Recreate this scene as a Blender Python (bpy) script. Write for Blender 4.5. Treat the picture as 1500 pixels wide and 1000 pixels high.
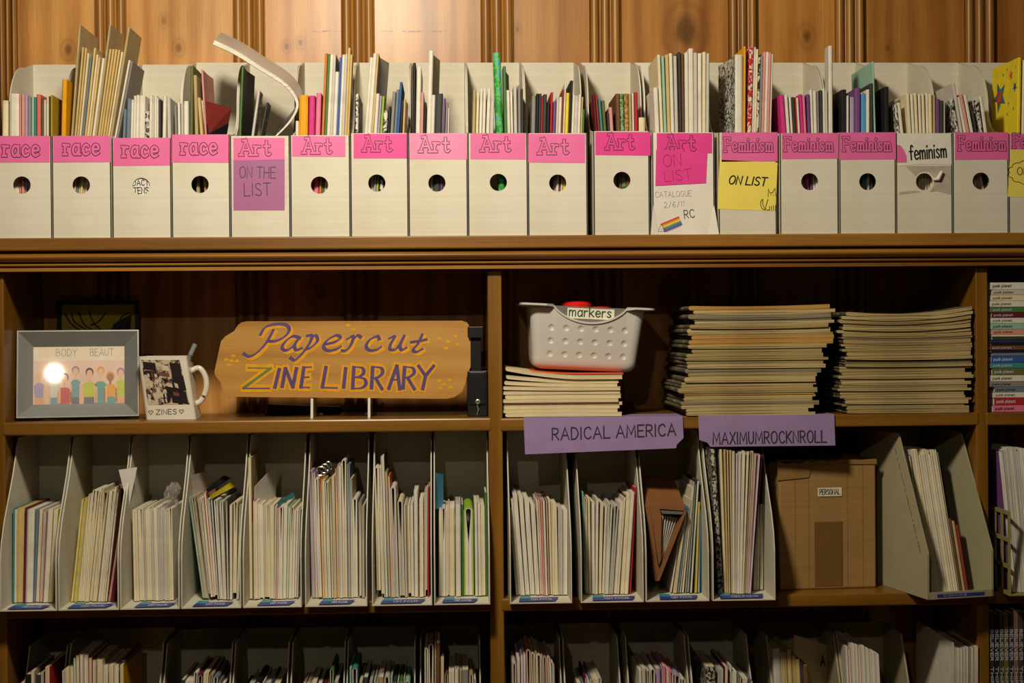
import bpy, bmesh, math, random
from math import pi, sin, cos, radians
from mathutils import Vector, Matrix

random.seed(11)
sc = bpy.context.scene
for o in list(bpy.data.objects):
    bpy.data.objects.remove(o)
COL = sc.collection

# ------------------------------------------------------------------ camera, light, exposure
F_PX = 2234.0
CAM_Y = -2.68
YAW, PITCH, ROLL = radians(-2.222), radians(-0.513), radians(0.451)
Rz = Matrix.Rotation(YAW, 3, 'Z'); Rx = Matrix.Rotation(PITCH, 3, 'X'); Ry = Matrix.Rotation(ROLL, 3, 'Y')
RM = Rz @ Rx @ Ry
CAMLOC = Vector((0, CAM_Y, 0))
cd = bpy.data.cameras.new('camera'); cam = bpy.data.objects.new('camera', cd); COL.objects.link(cam)
cd.sensor_width = 36.0; cd.lens = F_PX / 1500 * 36.0
r_, u_, b_ = RM @ Vector((1, 0, 0)), RM @ Vector((0, 0, 1)), RM @ Vector((0, -1, 0))
cam.matrix_world = Matrix(((r_.x, u_.x, b_.x, 0), (r_.y, u_.y, b_.y, CAM_Y), (r_.z, u_.z, b_.z, 0), (0, 0, 0, 1)))
cd.clip_start = 0.05; cd.clip_end = 50
sc.camera = cam
sc.view_settings.view_transform = 'Standard'
sc.view_settings.look = 'None'
sc.view_settings.gamma = 1.0
sc.view_settings.use_curve_mapping = False
sc.view_settings.exposure = 0.0

wd = bpy.data.worlds.new('room_light'); sc.world = wd; wd.use_nodes = True
bg = wd.node_tree.nodes['Background']; bg.inputs[0].default_value = (1.0, 0.80, 0.55, 1); bg.inputs[1].default_value = 0.008

def lamp(name, loc, target, size, energy, col):
    l = bpy.data.lights.new(name, 'AREA'); l.shape = 'DISK'; l.size = size; l.energy = energy; l.color = col
    o = bpy.data.objects.new(name, l); COL.objects.link(o); o.location = loc
    o.rotation_euler = (Vector(target) - Vector(loc)).to_track_quat('-Z', 'Y').to_euler()
    return o
lamp('ceiling_lamp', (-0.20, -1.15, 0.93), (-0.08, 0, -0.1), 0.20, 23.5, (1.0, 0.885, 0.69))
lamp('far_lamp', (-0.45, -3.30, 1.03), (0.05, 0, -0.1), 0.055, 4.5, (1.0, 0.86, 0.64))


def P(px, py, y):
    """world point on the plane at depth y that the photograph shows at (px, py)"""
    v = RM @ Vector(((px - 750) / F_PX, 1, -(py - 500) / F_PX))
    t = (y - CAM_Y) / v.y
    return CAMLOC + v * t
def PX(px, py, y): return P(px, py, y).x
def PZ(px, py, y): return P(px, py, y).z

# ------------------------------------------------------------------ materials
MATS = {}
def lin(c):
    return tuple(((x / 255) / 12.92 if x / 255 <= .04045 else ((x / 255 + .055) / 1.055) ** 2.4) for x in c)
def nt(name):
    m = bpy.data.materials.new(name); m.use_nodes = True
    t = m.node_tree; b = t.nodes['Principled BSDF']
    return m, t, b
def node(t, typ, **kw):
    n = t.nodes.new(typ)
    for k, v in kw.items():
        setattr(n, k, v)
    return n
def link(t, a, b): t.links.new(a, b)
def coords(t, scale=(1, 1, 1)):
    tc = node(t, 'ShaderNodeTexCoord'); mp = node(t, 'ShaderNodeMapping')
    mp.inputs['Scale'].default_value = scale
    link(t, tc.outputs['Object'], mp.inputs['Vector'])
    return mp.outputs['Vector']
def noise(t, vec, scale, detail=3, rough=.55, dist=0):
    n = node(t, 'ShaderNodeTexNoise')
    n.inputs['Scale'].default_value = scale; n.inputs['Detail'].default_value = detail
    n.inputs['Roughness'].default_value = rough; n.inputs['Distortion'].default_value = dist
    link(t, vec, n.inputs['Vector'])
    return n.outputs['Fac']
def ramp(t, fac, stops, interp='LINEAR'):
    r = node(t, 'ShaderNodeValToRGB'); cr = r.color_ramp; cr.interpolation = interp
    while len(cr.elements) < len(stops): cr.elements.new(.5)
    for e, (p, c) in zip(cr.elements, stops):
        e.position = p; e.color = (*c, 1)
    link(t, fac, r.inputs['Fac'])
    return r.outputs['Color']
def mixc(t, mode, fac, a, b):
    m = node(t, 'ShaderNodeMix', data_type='RGBA', blend_type=mode)
    if isinstance(fac, float): m.inputs[0].default_value = fac
    else: link(t, fac, m.inputs[0])
    for i, x in ((6, a), (7, b)):
        if isinstance(x, tuple): m.inputs[i].default_value = (*x, 1)
        else: link(t, x, m.inputs[i])
    return m.outputs[2]
def mth(t, op, a, b=0.0, clamp=False):
    m = node(t, 'ShaderNodeMath', operation=op, use_clamp=clamp)
    for i, x in enumerate((a, b)):
        if isinstance(x, (int, float)): m.inputs[i].default_value = x
        else: link(t, x, m.inputs[i])
    return m.outputs[0]
def bump(t, b, h, strength, dist=.001):
    n = node(t, 'ShaderNodeBump'); n.inputs['Strength'].default_value = strength; n.inputs['Distance'].default_value = dist
    link(t, h, n.inputs['Height']); link(t, n.outputs['Normal'], b.inputs['Normal'])

def plain(name, rgb, rough=.6, metal=0.0, var=.10, scale=60, spec=.4, coat=0.0):
    if name in MATS: return MATS[name]
    m, t, b = nt(name); c = lin(rgb)
    f = noise(t, coords(t), scale, 3)
    lo = tuple(x * (1 - var) for x in c); hi = tuple(min(1, x * (1 + var)) for x in c)
    link(t, ramp(t, f, [(.3, lo), (.7, hi)]), b.inputs['Base Color'])
    b.inputs['Roughness'].default_value = rough; b.inputs['Metallic'].default_value = metal
    b.inputs['Specular IOR Level'].default_value = spec; b.inputs['Coat Weight'].default_value = coat
    MATS[name] = m
    return m

def paper(name, rgb, axis='x', contrast=.22):
    """page block: fine sheet lines across one axis"""
    key = name + axis
    if key in MATS: return MATS[key]
    m, t, b = nt('pages_' + key); c = lin(rgb)
    fq = 420 if name.startswith('news') else 900
    s = {'x': (fq, 4, 6), 'z': (5, 4, fq)}[axis]
    f = noise(t, coords(t, s), 1.0, 2, .6)
    f2 = noise(t, coords(t), 22, 3)
    lo = tuple(x * (1 - contrast * 1.5) for x in c); hi = tuple(min(1, x * (1 + contrast * .3)) for x in c)
    col = ramp(t, f, [(.34, lo), (.52, hi)])
    col = mixc(t, 'MULTIPLY', .35, col, ramp(t, f2, [(.3, (.72, .68, .6)), (.7, (1, 1, 1))]))
    link(t, col, b.inputs['Base Color']); b.inputs['Roughness'].default_value = .85
    b.inputs['Specular IOR Level'].default_value = .15
    bump(t, b, f, .35, .0006)
    MATS[key] = m
    return m

def cardboard(name, rgb, rough=.75, lines=.07, fl=700):
    if name in MATS: return MATS[name]
    m, t, b = nt(name); c = lin(rgb)
    v = coords(t, (3, 3, 120))
    f = noise(t, v, 1.6, 3, .6)
    f2 = noise(t, coords(t), 9, 4)
    lo = tuple(x * (1 - lines) for x in c)
    col = ramp(t, f, [(.3, lo), (.6, c)])
    col = mixc(t, 'MULTIPLY', .55, col, ramp(t, f2, [(.25, (.78, .74, .66)), (.6, (1, 1, 1))]))
    link(t, col, b.inputs['Base Color']); b.inputs['Roughness'].default_value = rough
    b.inputs['Specular IOR Level'].default_value = .25
    bump(t, b, f, .25, .001)
    MATS[name] = m
    return m

def inkart(name, ca, cb, scale=60, thr=.5, dist=2.0, rough=.5, stretch=(1, 1, 1), extra=None):
    """printed two-tone artwork"""
    if name in MATS: return MATS[name]
    m, t, b = nt(name)
    f = noise(t, coords(t, stretch), scale, 4, .6, dist)
    st = [(thr - .03, lin(ca)), (thr + .03, lin(cb))]
    if extra: st.append((thr + .12, lin(extra)))
    link(t, ramp(t, f, st), b.inputs['Base Color']); b.inputs['Roughness'].default_value = rough
    MATS[name] = m
    return m

def wood(name, dark, mid, light, grain='z', rough=.42, knots=(), tints=None, ring=1.0, coat=.15, depth=.6, scratches=()):
    m, t, b = nt(name)
    g = {'z': (1, 1, .07), 'x': (.07, 1, 1)}[grain]
    v = coords(t, g)
    tc = t.nodes.new('ShaderNodeTexCoord'); sep = node(t, 'ShaderNodeSeparateXYZ'); link(t, tc.outputs['Object'], sep.inputs[0])
    big = noise(t, v, 9, 3, .5, .6)
    rings = node(t, 'ShaderNodeTexWave', wave_type='BANDS', bands_direction='X' if grain == 'z' else 'Z', wave_profile='SIN')
    rings.inputs['Scale'].default_value = 7 * ring; rings.inputs['Distortion'].default_value = 9
    rings.inputs['Detail'].default_value = 3; rings.inputs['Detail Scale'].default_value = 1.4
    link(t, v, rings.inputs['Vector'])
    fine = noise(t, coords(t, (60, 60, 1.6) if grain == 'z' else (1.6, 60, 60)), 6, 3, .6)
    f = mth(t, 'ADD', mth(t, 'MULTIPLY', rings.outputs['Fac'], .22), mth(t, 'MULTIPLY', big, .78))
    col = ramp(t, f, [(.18, lin(dark)), (.45, lin(mid)), (.80, lin(light))])
    col = mixc(t, 'MULTIPLY', depth, col, ramp(t, fine, [(.3, (.70, .62, .52)), (.6, (1, 1, 1))]))
    blotch = noise(t, coords(t), 3.2, 3)
    col = mixc(t, 'MULTIPLY', .5, col, ramp(t, blotch, [(.3, (.66, .6, .55)), (.65, (1, 1, 1))]))
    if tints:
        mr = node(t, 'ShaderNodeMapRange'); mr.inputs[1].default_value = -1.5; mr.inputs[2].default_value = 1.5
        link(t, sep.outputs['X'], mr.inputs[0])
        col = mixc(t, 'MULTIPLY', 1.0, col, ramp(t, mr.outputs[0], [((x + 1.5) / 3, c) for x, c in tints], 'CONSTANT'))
    for kx, kz, kr, ks in knots:
        wob = noise(t, coords(t), 26, 3)
        dx = mth(t, 'SUBTRACT', sep.outputs['X'], kx); dz = mth(t, 'MULTIPLY', mth(t, 'SUBTRACT', sep.outputs['Z'], kz), .68)
        d = mth(t, 'SQRT', mth(t, 'ADD', mth(t, 'MULTIPLY', dx, dx), mth(t, 'MULTIPLY', dz, dz)))
        d = mth(t, 'ADD', d, mth(t, 'MULTIPLY', mth(t, 'SUBTRACT', wob, .5), kr * 1.3))
        k = ramp(t, mth(t, 'DIVIDE', d, kr * 4.0), [(.0, (1, 1, 1)), (.16, (.9, .9, .9)), (.27, (.42, .42, .42)), (.36, (.2, .2, .2)), (.5, (.38, .38, .38)), (.62, (.1, .1, .1)), (1, (0, 0, 0))])
        col = mixc(t, 'MIX', mth(t, 'MULTIPLY', k, ks), col, tuple(x * .45 for x in lin(dark)))
    for x0, x1, z, hw in scratches:
        sn = noise(t, coords(t, (40, 1, 300)), 2.2, 2)
        mx = mth(t, 'LESS_THAN', mth(t, 'ABSOLUTE', mth(t, 'SUBTRACT', sep.outputs['X'], (x0 + x1) / 2)), (x1 - x0) / 2)
        mz = mth(t, 'LESS_THAN', mth(t, 'ABSOLUTE', mth(t, 'SUBTRACT', sep.outputs['Z'], z)), hw)
        col = mixc(t, 'MIX', mth(t, 'MULTIPLY', mth(t, 'MULTIPLY', mx, mz), mth(t, 'GREATER_THAN', sn, .5)), col, tuple(x * .4 for x in lin(dark)))
    link(t, col, b.inputs['Base Color'])
    b.inputs['Roughness'].default_value = rough; b.inputs['Coat Weight'].default_value = coat; b.inputs['Coat Roughness'].default_value = .3
    b.inputs['Specular IOR Level'].default_value = .35
    bump(t, b, fine, .12, .0006)
    return m

def glassy(name, rgb=(235, 235, 235), alpha=.16, rough=.08):
    if name in MATS: return MATS[name]
    m, t, b = nt(name)
    b.inputs['Base Color'].default_value = (*lin(rgb), 1); b.inputs['Roughness'].default_value = rough
    b.inputs['Alpha'].default_value = alpha; b.inputs['Specular IOR Level'].default_value = .8
    f = noise(t, coords(t), 40, 2); bump(t, b, f, .05, .001)
    MATS[name] = m
    return m

def pane(name):
    m = bpy.data.materials.new(name); m.use_nodes = True; t = m.node_tree
    t.nodes.remove(t.nodes['Principled BSDF']); out = t.nodes['Material Output']
    tr = node(t, 'ShaderNodeBsdfTransparent'); gl = node(t, 'ShaderNodeBsdfGlossy'); gl.inputs['Roughness'].default_value = .025
    fr = node(t, 'ShaderNodeFresnel'); fr.inputs['IOR'].default_value = 1.5; mx = node(t, 'ShaderNodeMixShader')
    link(t, fr.outputs[0], mx.inputs[0]); link(t, tr.outputs[0], mx.inputs[1]); link(t, gl.outputs[0], mx.inputs[2]); link(t, mx.outputs[0], out.inputs['Surface'])
    return m

# ------------------------------------------------------------------ mesh helper
class MB:
    def __init__(s): s.v = []; s.f = []; s.m = []
    def add(s, vs, fs, mat=0):
        b = len(s.v); s.v += [tuple(x) for x in vs]
        s.f += [tuple(b + i for i in f) for f in fs]; s.m += [mat] * len(fs)
    def box(s, x0, x1, y0, y1, z0, z1, mat=0):
        s.hexa([(x0, y0, z0), (x1, y0, z0), (x1, y1, z0), (x0, y1, z0), (x0, y0, z1), (x1, y0, z1), (x1, y1, z1), (x0, y1, z1)], mat)
    def hexa(s, p, mat=0):
        s.add(p, [(3, 2, 1, 0), (4, 5, 6, 7), (0, 1, 5, 4), (1, 2, 6, 5), (2, 3, 7, 6), (3, 0, 4, 7)], mat)
    def prism(s, poly, fn, a, b, mat=0, capmat=None, closed=True):
        """polygon (2d) swept from a to b; fn(p, q, depth) -> xyz"""
        n = len(poly)
        vs = [fn(p, q, a) for p, q in poly] + [fn(p, q, b) for p, q in poly]
        sides = [(i, (i + 1) % n, n + (i + 1) % n, n + i) for i in range(n if closed else n - 1)]
        s.add(vs, sides, mat)
        if closed:
            s.add(vs, [tuple(range(n - 1, -1, -1)), tuple(range(n, 2 * n))], mat if capmat is None else capmat)
    def tube(s, path, r, n=10, mat=0, caps=True):
        path = [Vector(p) for p in path]; rs = r if isinstance(r, (list, tuple)) else [r] * len(path)
        rings = []; up = Vector((0, 0, 1))
        for i, p in enumerate(path):
            d = (path[min(i + 1, len(path) - 1)] - path[max(i - 1, 0)]).normalized()
            a = d.cross(up if abs(d.z) < .9 else Vector((1, 0, 0))).normalized(); b = d.cross(a).normalized()
            rings.append([p + (a * cos(2 * pi * k / n) + b * sin(2 * pi * k / n)) * rs[i] for k in range(n)])
        vs = [x for rg in rings for x in rg]; fs = []
        for i in range(len(path) - 1):
            for k in range(n):
                fs.append((i * n + k, i * n + (k + 1) % n, (i + 1) * n + (k + 1) % n, (i + 1) * n + k))
        if caps: fs += [tuple(range(n - 1, -1, -1)), tuple((len(path) - 1) * n + k for k in range(n))]
        s.add(vs, fs, mat)
    def lathe(s, prof, c, n=28, mat=0, axis='z'):
        c = Vector(c); vs = []; fs = []
        for r, h in prof:
            for k in range(n):
                a = 2 * pi * k / n
                vs.append(c + (Vector((r * cos(a), r * sin(a), h)) if axis == 'z' else Vector((r * cos(a), h, r * sin(a)))))
        for i in range(len(prof) - 1):
            for k in range(n):
                fs.append((i * n + k, i * n + (k + 1) % n, (i + 1) * n + (k + 1) % n, (i + 1) * n + k))
        fs += [tuple(range(n - 1, -1, -1)), tuple((len(prof) - 1) * n + k for k in range(n))]
        s.add(vs, fs, mat)
    def build(s, name, mats, parent=None, origin=None, smooth=False, bevel=0, **props):
        if not isinstance(mats, (list, tuple)): mats = [mats]
        if parent is not None:
            origin = Vector(parent['_o']); loc = (0, 0, 0)
        else:
            if origin is None:
                xs = [p[0] for p in s.v]; ys = [p[1] for p in s.v]; zs = [p[2] for p in s.v]
                origin = Vector(((min(xs) + max(xs)) / 2, (min(ys) + max(ys)) / 2, min(zs)))
            origin = Vector(origin); loc = origin
        me = bpy.data.meshes.new(name)
        me.from_pydata([tuple(Vector(p) - origin) for p in s.v], [], s.f)
        for m in mats: me.materials.append(m)
        if len(mats) > 1: me.polygons.foreach_set('material_index', s.m)
        bm = bmesh.new(); bm.from_mesh(me)
        bmesh.ops.recalc_face_normals(bm, faces=bm.faces)
        bm.to_mesh(me); bm.free()
        if smooth:
            me.polygons.foreach_set('use_smooth', [True] * len(me.polygons))
            me.set_sharp_from_angle(angle=radians(40))
        o = bpy.data.objects.new(name, me); COL.objects.link(o); o.location = loc
        o['_o'] = tuple(origin)
        if parent is not None: o.parent = parent
        if bevel:
            md = o.modifiers.new('edge', 'BEVEL'); md.width = bevel; md.segments = 2; md.limit_method = 'ANGLE'; md.angle_limit = radians(35)
        for k, v in props.items(): o[k] = v
        return o

def thing(name, loc, label, cat, group=None):
    o = bpy.data.objects.new(name, None); COL.objects.link(o); o.location = loc; o.empty_display_size = .02
    o['_o'] = tuple(loc); tag(o, label, cat, group)
    return o
def tag(o, label, cat, group=None):
    o['label'] = label; o['category'] = cat
    if group: o['group'] = group
    return o

# ------------------------------------------------------------------ hand lettering
L, S = 0, 1
GL = {
 'A': (.70, [(L, [(0, 0), (.33, 1), (.66, 0)]), (L, [(.13, .36), (.53, .36)])]),
 'B': (.56, [(L, [(0, 0), (0, 1)]), (S, [(0, 1), (.33, .97), (.44, .77), (.3, .57), (0, .53)]), (S, [(0, .53), (.38, .5), (.52, .27), (.36, .03), (0, 0)])]),
 'C': (.62, [(S, [(.56, .80), (.4, .99), (.12, .87), (.02, .5), (.13, .12), (.38, 0), (.57, .16)])]),
 'D': (.60, [(L, [(0, 0), (0, 1)]), (S, [(0, 1), (.35, .93), (.55, .5), (.35, .07), (0, 0)])]),
 'E': (.54, [(L, [(.5, 1), (0, 1), (0, 0), (.5, 0)]), (L, [(0, .52), (.42, .52)])]),
 'F': (.54, [(L, [(.5, 1), (0, 1), (0, 0)]), (L, [(0, .52), (.4, .52)])]),
 'G': (.64, [(S, [(.56, .80), (.4, .99), (.12, .87), (.02, .5), (.13, .12), (.38, 0), (.57, .16)]), (L, [(.57, .12), (.57, .45), (.35, .45)])]),
 'H': (.58, [(L, [(0, 0), (0, 1)]), (L, [(.52, 0), (.52, 1)]), (L, [(0, .5), (.52, .5)])]),
 'I': (.12, [(L, [(.03, 0), (.03, 1)])]),
 'K': (.56, [(L, [(0, 0), (0, 1)]), (L, [(.5, 1), (0, .42)]), (L, [(.12, .55), (.52, 0)])]),
 'L': (.52, [(L, [(0, 1), (0, 0), (.5, 0)])]),
 'M': (.76, [(L, [(0, 0), (.06, 1), (.37, .25), (.66, 1), (.72, 0)])]),
 'N': (.58, [(L, [(0, 0), (0, 1), (.52, 0), (.52, 1)])]),
 'O': (.66, [(S, [(.31, 1), (.08, .82), (.02, .45), (.14, .08), (.34, 0), (.54, .15), (.62, .52), (.52, .88), (.31, 1)])]),
 'P': (.54, [(L, [(0, 0), (0, 1)]), (S, [(0, 1), (.38, .95), (.48, .74), (.36, .52), (0, .48)])]),
 'R': (.56, [(L, [(0, 0), (0, 1)]), (S, [(0, 1), (.38, .95), (.48, .74), (.36, .52), (0, .48)]), (L, [(.2, .48), (.52, 0)])]),
 'S': (.54, [(S, [(.48, .85), (.3, 1), (.06, .88), (.08, .64), (.4, .42), (.5, .18), (.3, 0), (.02, .12)])]),
 'T': (.62, [(L, [(0, 1), (.6, 1)]), (L, [(.3, 1), (.3, 0)])]),
 'U': (.56, [(S, [(0, 1), (.02, .25), (.25, 0), (.47, .25), (.5, 1)])]),
 'V': (.58, [(L, [(0, 1), (.28, 0), (.56, 1)])]),
 'X': (.58, [(L, [(0, 1), (.54, 0)]), (L, [(.54, 1), (0, 0)])]),
 'Y': (.58, [(L, [(0, 1), (.28, .48)]), (L, [(.56, 1), (.28, .48), (.26, 0)])]),
 'Z': (.60, [(L, [(0, 1), (.55, 1), (0, 0), (.58, 0)])]),
 '1': (.2, [(L, [(0, .8), (.1, 1), (.1, 0)])]),
 '2': (.5, [(S, [(.02, .8), (.2, 1), (.42, .8), (.3, .45), (0, 0)]), (L, [(0, 0), (.46, 0)])]),
 '6': (.5, [(S, [(.38, .98), (.12, .7), (.02, .25), (.2, 0), (.42, .2), (.3, .45), (.05, .35)])]),
 '8': (.5, [(S, [(.22, 1), (.04, .78), (.22, .54), (.44, .25), (.22, 0), (.02, .25), (.22, .54), (.42, .78), (.22, 1)])]),
 '/': (.4, [(L, [(0, -.1), (.36, 1)])]),
 'a': (.48, [(S, [(.40, .5), (.2, .62), (.02, .38), (.06, .06), (.22, 0), (.40, .2)]), (L, [(.42, .62), (.42, 0)])]),
 'c': (.44, [(S, [(.38, .5), (.22, .62), (.03, .42), (.06, .1), (.22, 0), (.4, .1)])]),
 'e': (.48, [(S, [(.04, .32), (.42, .35), (.38, .54), (.2, .62), (.04, .45), (.04, .18), (.2, 0), (.42, .1)])]),
 'f': (.40, [(S, [(.40, .90), (.28, 1), (.17, .85), (.15, 0)]), (L, [(0, .58), (.36, .58)])]),
 'i': (.12, [(L, [(.03, .6), (.03, 0)]), (L, [(.05, .82), (.08, .90)])]),
 'k': (.44, [(L, [(0, 0), (0, 1)]), (L, [(.38, .6), (0, .25)]), (L, [(.1, .34), (.42, 0)])]),
 'm': (.64, [(L, [(0, 0), (0, .6)]), (S, [(0, .4), (.13, .6), (.27, .5), (.28, 0)]), (S, [(.28, .4), (.42, .6), (.56, .5), (.57, 0)])]),
 'n': (.42, [(L, [(0, 0), (0, .6)]), (S, [(0, .4), (.17, .6), (.34, .52), (.36, 0)])]),
 'p': (.48, [(L, [(0, .6), (0, -.35)]), (S, [(0, .45), (.2, .62), (.42, .35), (.3, .05), (.05, .05)])]),
 'r': (.34, [(L, [(0, 0), (0, .6)]), (S, [(0, .38), (.14, .58), (.3, .57)])]),
 's': (.40, [(S, [(.34, .52), (.18, .62), (.03, .5), (.18, .32), (.34, .16), (.16, 0), (0, .1)])]),
 't': (.40, [(S, [(.15, .92), (.15, .14), (.28, 0), (.38, .08)]), (L, [(0, .6), (.34, .6)])]),
 'u': (.44, [(S, [(0, .6), (.02, .15), (.18, 0), (.36, .2)]), (L, [(.38, .6), (.38, 0)])]),
 ' ': (.20, []), "'": (.15, [(L, [(.03, 1), (.03, .8)])]),
 'l': (.12, [(L, [(.03, 0), (.03, 1)])]),
}
SERIF = {'A': [[(-.10, 0), (.14, 0)], [(.54, 0), (.78, 0)], [(.12, 1), (.36, 1)]], 'r': [[(-.1, 0), (.14, 0)], [(-.1, .6), (0, .6)]],
         't': [], 'F': [[(-.1, 0), (.16, 0)], [(-.1, 1), (.1, 1)], [(.5, 1), (.5, .84)]], 'm': [[(-.06, 0), (.08, 0)], [(.22, 0), (.35, 0)], [(.5, 0), (.66, 0)]],
         'n': [[(-.08, 0), (.09, 0)], [(.28, 0), (.46, 0)]], 'i': [[(-.1, 0), (.16, 0)]], 'a': [[(.42, 0), (.52, 0)]]}
def crom(pts, n=6):
    if len(pts) < 3: return pts
    q = [pts[0]] + list(pts) + [pts[-1]]
    if pts[0] == pts[-1]: q = [pts[-2]] + list(pts) + [pts[1]]
    out = []
    for i in range(1, len(q) - 2):
        p0, p1, p2, p3 = q[i - 1], q[i], q[i + 1], q[i + 2]
        for k in range(n):
            t = k / n
            out.append(tuple(.5 * (2 * p1[j] + (p2[j] - p0[j]) * t + (2 * p0[j] - 5 * p1[j] + 4 * p2[j] - p3[j]) * t * t + (3 * p1[j] - p0[j] - 3 * p2[j] + p3[j]) * t ** 3) for j in (0, 1)))
    out.append(tuple(q[-2]))
    return out
def layout(text, serif=False, gap=.14, jit=0.0):
    x = 0; out = []
    for ch in text:
        adv, sts = GL[ch]
        dy = random.uniform(-jit, jit)
        g = [crom(p) if k == S else p for k, p in sts]
        if serif: g = g + SERIF.get(ch, [])
        out += [[(x + a, b + dy) for a, b in p] for p in g]
        x += adv + gap + (.08 if serif else 0)
    return out, x - gap
def ribbon(mb, pts, w, fr, off, mat=0, calli=None, **_):
    """flat stroke of width w on a surface; fr = (origin, U, V, N)"""
    O, U, V, N = fr
    pts = [Vector(p) for p in pts]
    q = [pts[0]]
    for p in pts[1:]:
        if (p - q[-1]).length > 1e-6: q.append(p)
    if len(q) < 2: q = [q[0], q[0] + Vector((1e-4, 0))]
    pts = q; n = len(pts)
    e0 = (pts[0] - pts[1]).normalized() * w * .4; e1 = (pts[-1] - pts[-2]).normalized() * w * .4
    if (pts[0] - pts[-1]).length > w * .2: pts = [pts[0] + e0] + pts[1:-1] + [pts[-1] + e1]
    vs = []
    mb.k = getattr(mb, 'k', 0) + 1; off += 1.6e-5 * (mb.k % 9)
    for i, p in enumerate(pts):
        d0 = (pts[i] - pts[i - 1]).normalized() if i > 0 else None
        d1 = (pts[i + 1] - pts[i]).normalized() if i < n - 1 else None
        d0 = d0 or d1; d1 = d1 or d0
        if i in (0, n - 1) and (pts[0] - pts[-1]).length < 1e-5:
            d0 = (pts[-1] - pts[-2]).normalized(); d1 = (pts[1] - pts[0]).normalized()
        t = (d0 + d1)
        t = t.normalized() if t.length > 1e-3 else d0
        nn = Vector((-t.y, t.x)); k = 1 / max(.45, nn.dot(Vector((-d0.y, d0.x))))
        ww = w
        if calli: ww = w * (.45 + .75 * abs(t.x * calli[0] + t.y * calli[1]))
        for sg in (-1, 1):
            z = p + nn * sg * ww * .5 * k
            vs.append(O + U * z.x + V * z.y + N * (off + i * 1.2e-6))
    mb.add(vs, [(2 * i, 2 * i + 1, 2 * i + 3, 2 * i + 2) for i in range(n - 1)], mat)
def frame_from(px0, py0, px1, py1, y, tilt=0.0):
    """surface frame lying on plane y: origin at the lower-left pixel, U along the baseline"""
    a, b = P(px0, py0, y), P(px1, py1, y)
    U = (b - a).normalized(); N = Vector((0, -1, 0)); V = N.cross(U) * -1
    if V.z < 0: V = -V
    return (a, U, V, N), (b - a).length
def write(name, text, x0, yb, x1, yb1, y, h_px, parent, mat, w=.12, serif=False, outline=None, slant=0.0, gap=.14, jit=0.0, off=.0003, calli=None):
    """lettering on the plane y from pixel (x0,yb) to (x1,yb1), cap height h_px"""
    fr, W = frame_from(x0, yb, x1, yb1, y)
    st, tw = layout(text, serif, gap, jit)
    H = h_px * .0012 * (y - CAM_Y) / 2.68
    sx = W / tw
    mb = MB()
    for p in st:
        p = [(a * sx + b * H * slant, b * H) for a, b in p]
        ribbon(mb, p, w * H, fr, off, 0, calli)
    mats = [mat]
    if outline:
        mats.append(outline[0])
        for p in st:
            p = [(a * sx + b * H * slant, b * H) for a, b in p]
            ribbon(mb, p, w * H * outline[1], fr, off + .00015, 1, calli)
    return mb.build(name, mats, parent)
def doodle(mb, strokes, fr, w, off=.0003, mat=0):
    for k, p in strokes:
        ribbon(mb, crom(p) if k == S else p, w, fr, off, mat)

# ------------------------------------------------------------------ the room: panelled wall, floor
WALL_Y = 0.264
BAT = [(-140, -96), (0, 27), (140, 186), (342, 389), (500, 549), (704, 752), (863, 909), (1066, 1109), (1222, 1266), (1411, 1457), (1585, 1630)]
BATX = [(PX(a, 60, WALL_Y), PX(b, 60, WALL_Y)) for a, b in BAT]
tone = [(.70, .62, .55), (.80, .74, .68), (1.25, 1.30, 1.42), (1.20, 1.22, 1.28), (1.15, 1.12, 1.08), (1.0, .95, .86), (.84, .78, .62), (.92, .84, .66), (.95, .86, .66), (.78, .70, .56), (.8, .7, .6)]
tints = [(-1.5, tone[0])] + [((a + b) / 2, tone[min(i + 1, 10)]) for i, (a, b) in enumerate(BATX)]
kn = []
for px, py, r, s in ((1003, 46, .020, .9), (1182, 53, .008, .8), (440, 62, .0045, .8), (420, 68, .004, .8), (100, 72, .007, .8), (262, 70, .006, .7), (758, 43, .004, .7), (240, 30, .005, .5), (975, 425, .018, .9), (470, 425, .012, .8), (1300, 70, .005, .6)):
    p = P(px, py, WALL_Y); kn.append((p.x, p.z, r, s))
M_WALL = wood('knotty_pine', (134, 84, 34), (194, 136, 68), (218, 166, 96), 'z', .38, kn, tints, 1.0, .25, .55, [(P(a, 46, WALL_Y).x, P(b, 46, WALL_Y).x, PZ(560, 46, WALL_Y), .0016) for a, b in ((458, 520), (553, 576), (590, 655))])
M_BAT = wood('reeded_pine', (116, 74, 26), (166, 114, 46), (190, 138, 64), 'z', .40, (), None, 2.0, .15, .5)
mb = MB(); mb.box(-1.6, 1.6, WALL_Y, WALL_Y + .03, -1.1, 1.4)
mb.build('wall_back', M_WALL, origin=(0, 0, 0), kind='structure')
for i, (a, b) in enumerate(BATX):
    mb = MB(); w = b - a; prof = [(a, WALL_Y - .0001), (a, WALL_Y - .006)]
    n = 3; g = w * .035
    for k in range(n):
        x0 = a + w * k / n + g; x1 = a + w * (k + 1) / n - g
        for j in range(9):
            th = pi * j / 8
            prof.append(((x0 + x1) / 2 - (x1 - x0) / 2 * cos(th), WALL_Y - .003 - .0105 * sin(th) ** .8))
        prof.append((x1 + g * .9, WALL_Y - .002))
    prof += [(b, WALL_Y - .006), (b, WALL_Y - .0001)]
    mb.prism(prof, lambda p, q, d: (p, q, d), -1.1, 1.4)
    mb.build('trim_%d' % (i + 1), M_BAT, origin=(0, 0, 0), smooth=True, kind='structure')
mb = MB(); mb.box(-1.6, 1.6, -3.2, WALL_Y + .03, -1.16, -1.1)
mb.build('floor', wood('floor_boards', (70, 42, 22), (110, 70, 38), (130, 88, 50), 'x', .5), origin=(0, 0, 0), kind='structure')

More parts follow.
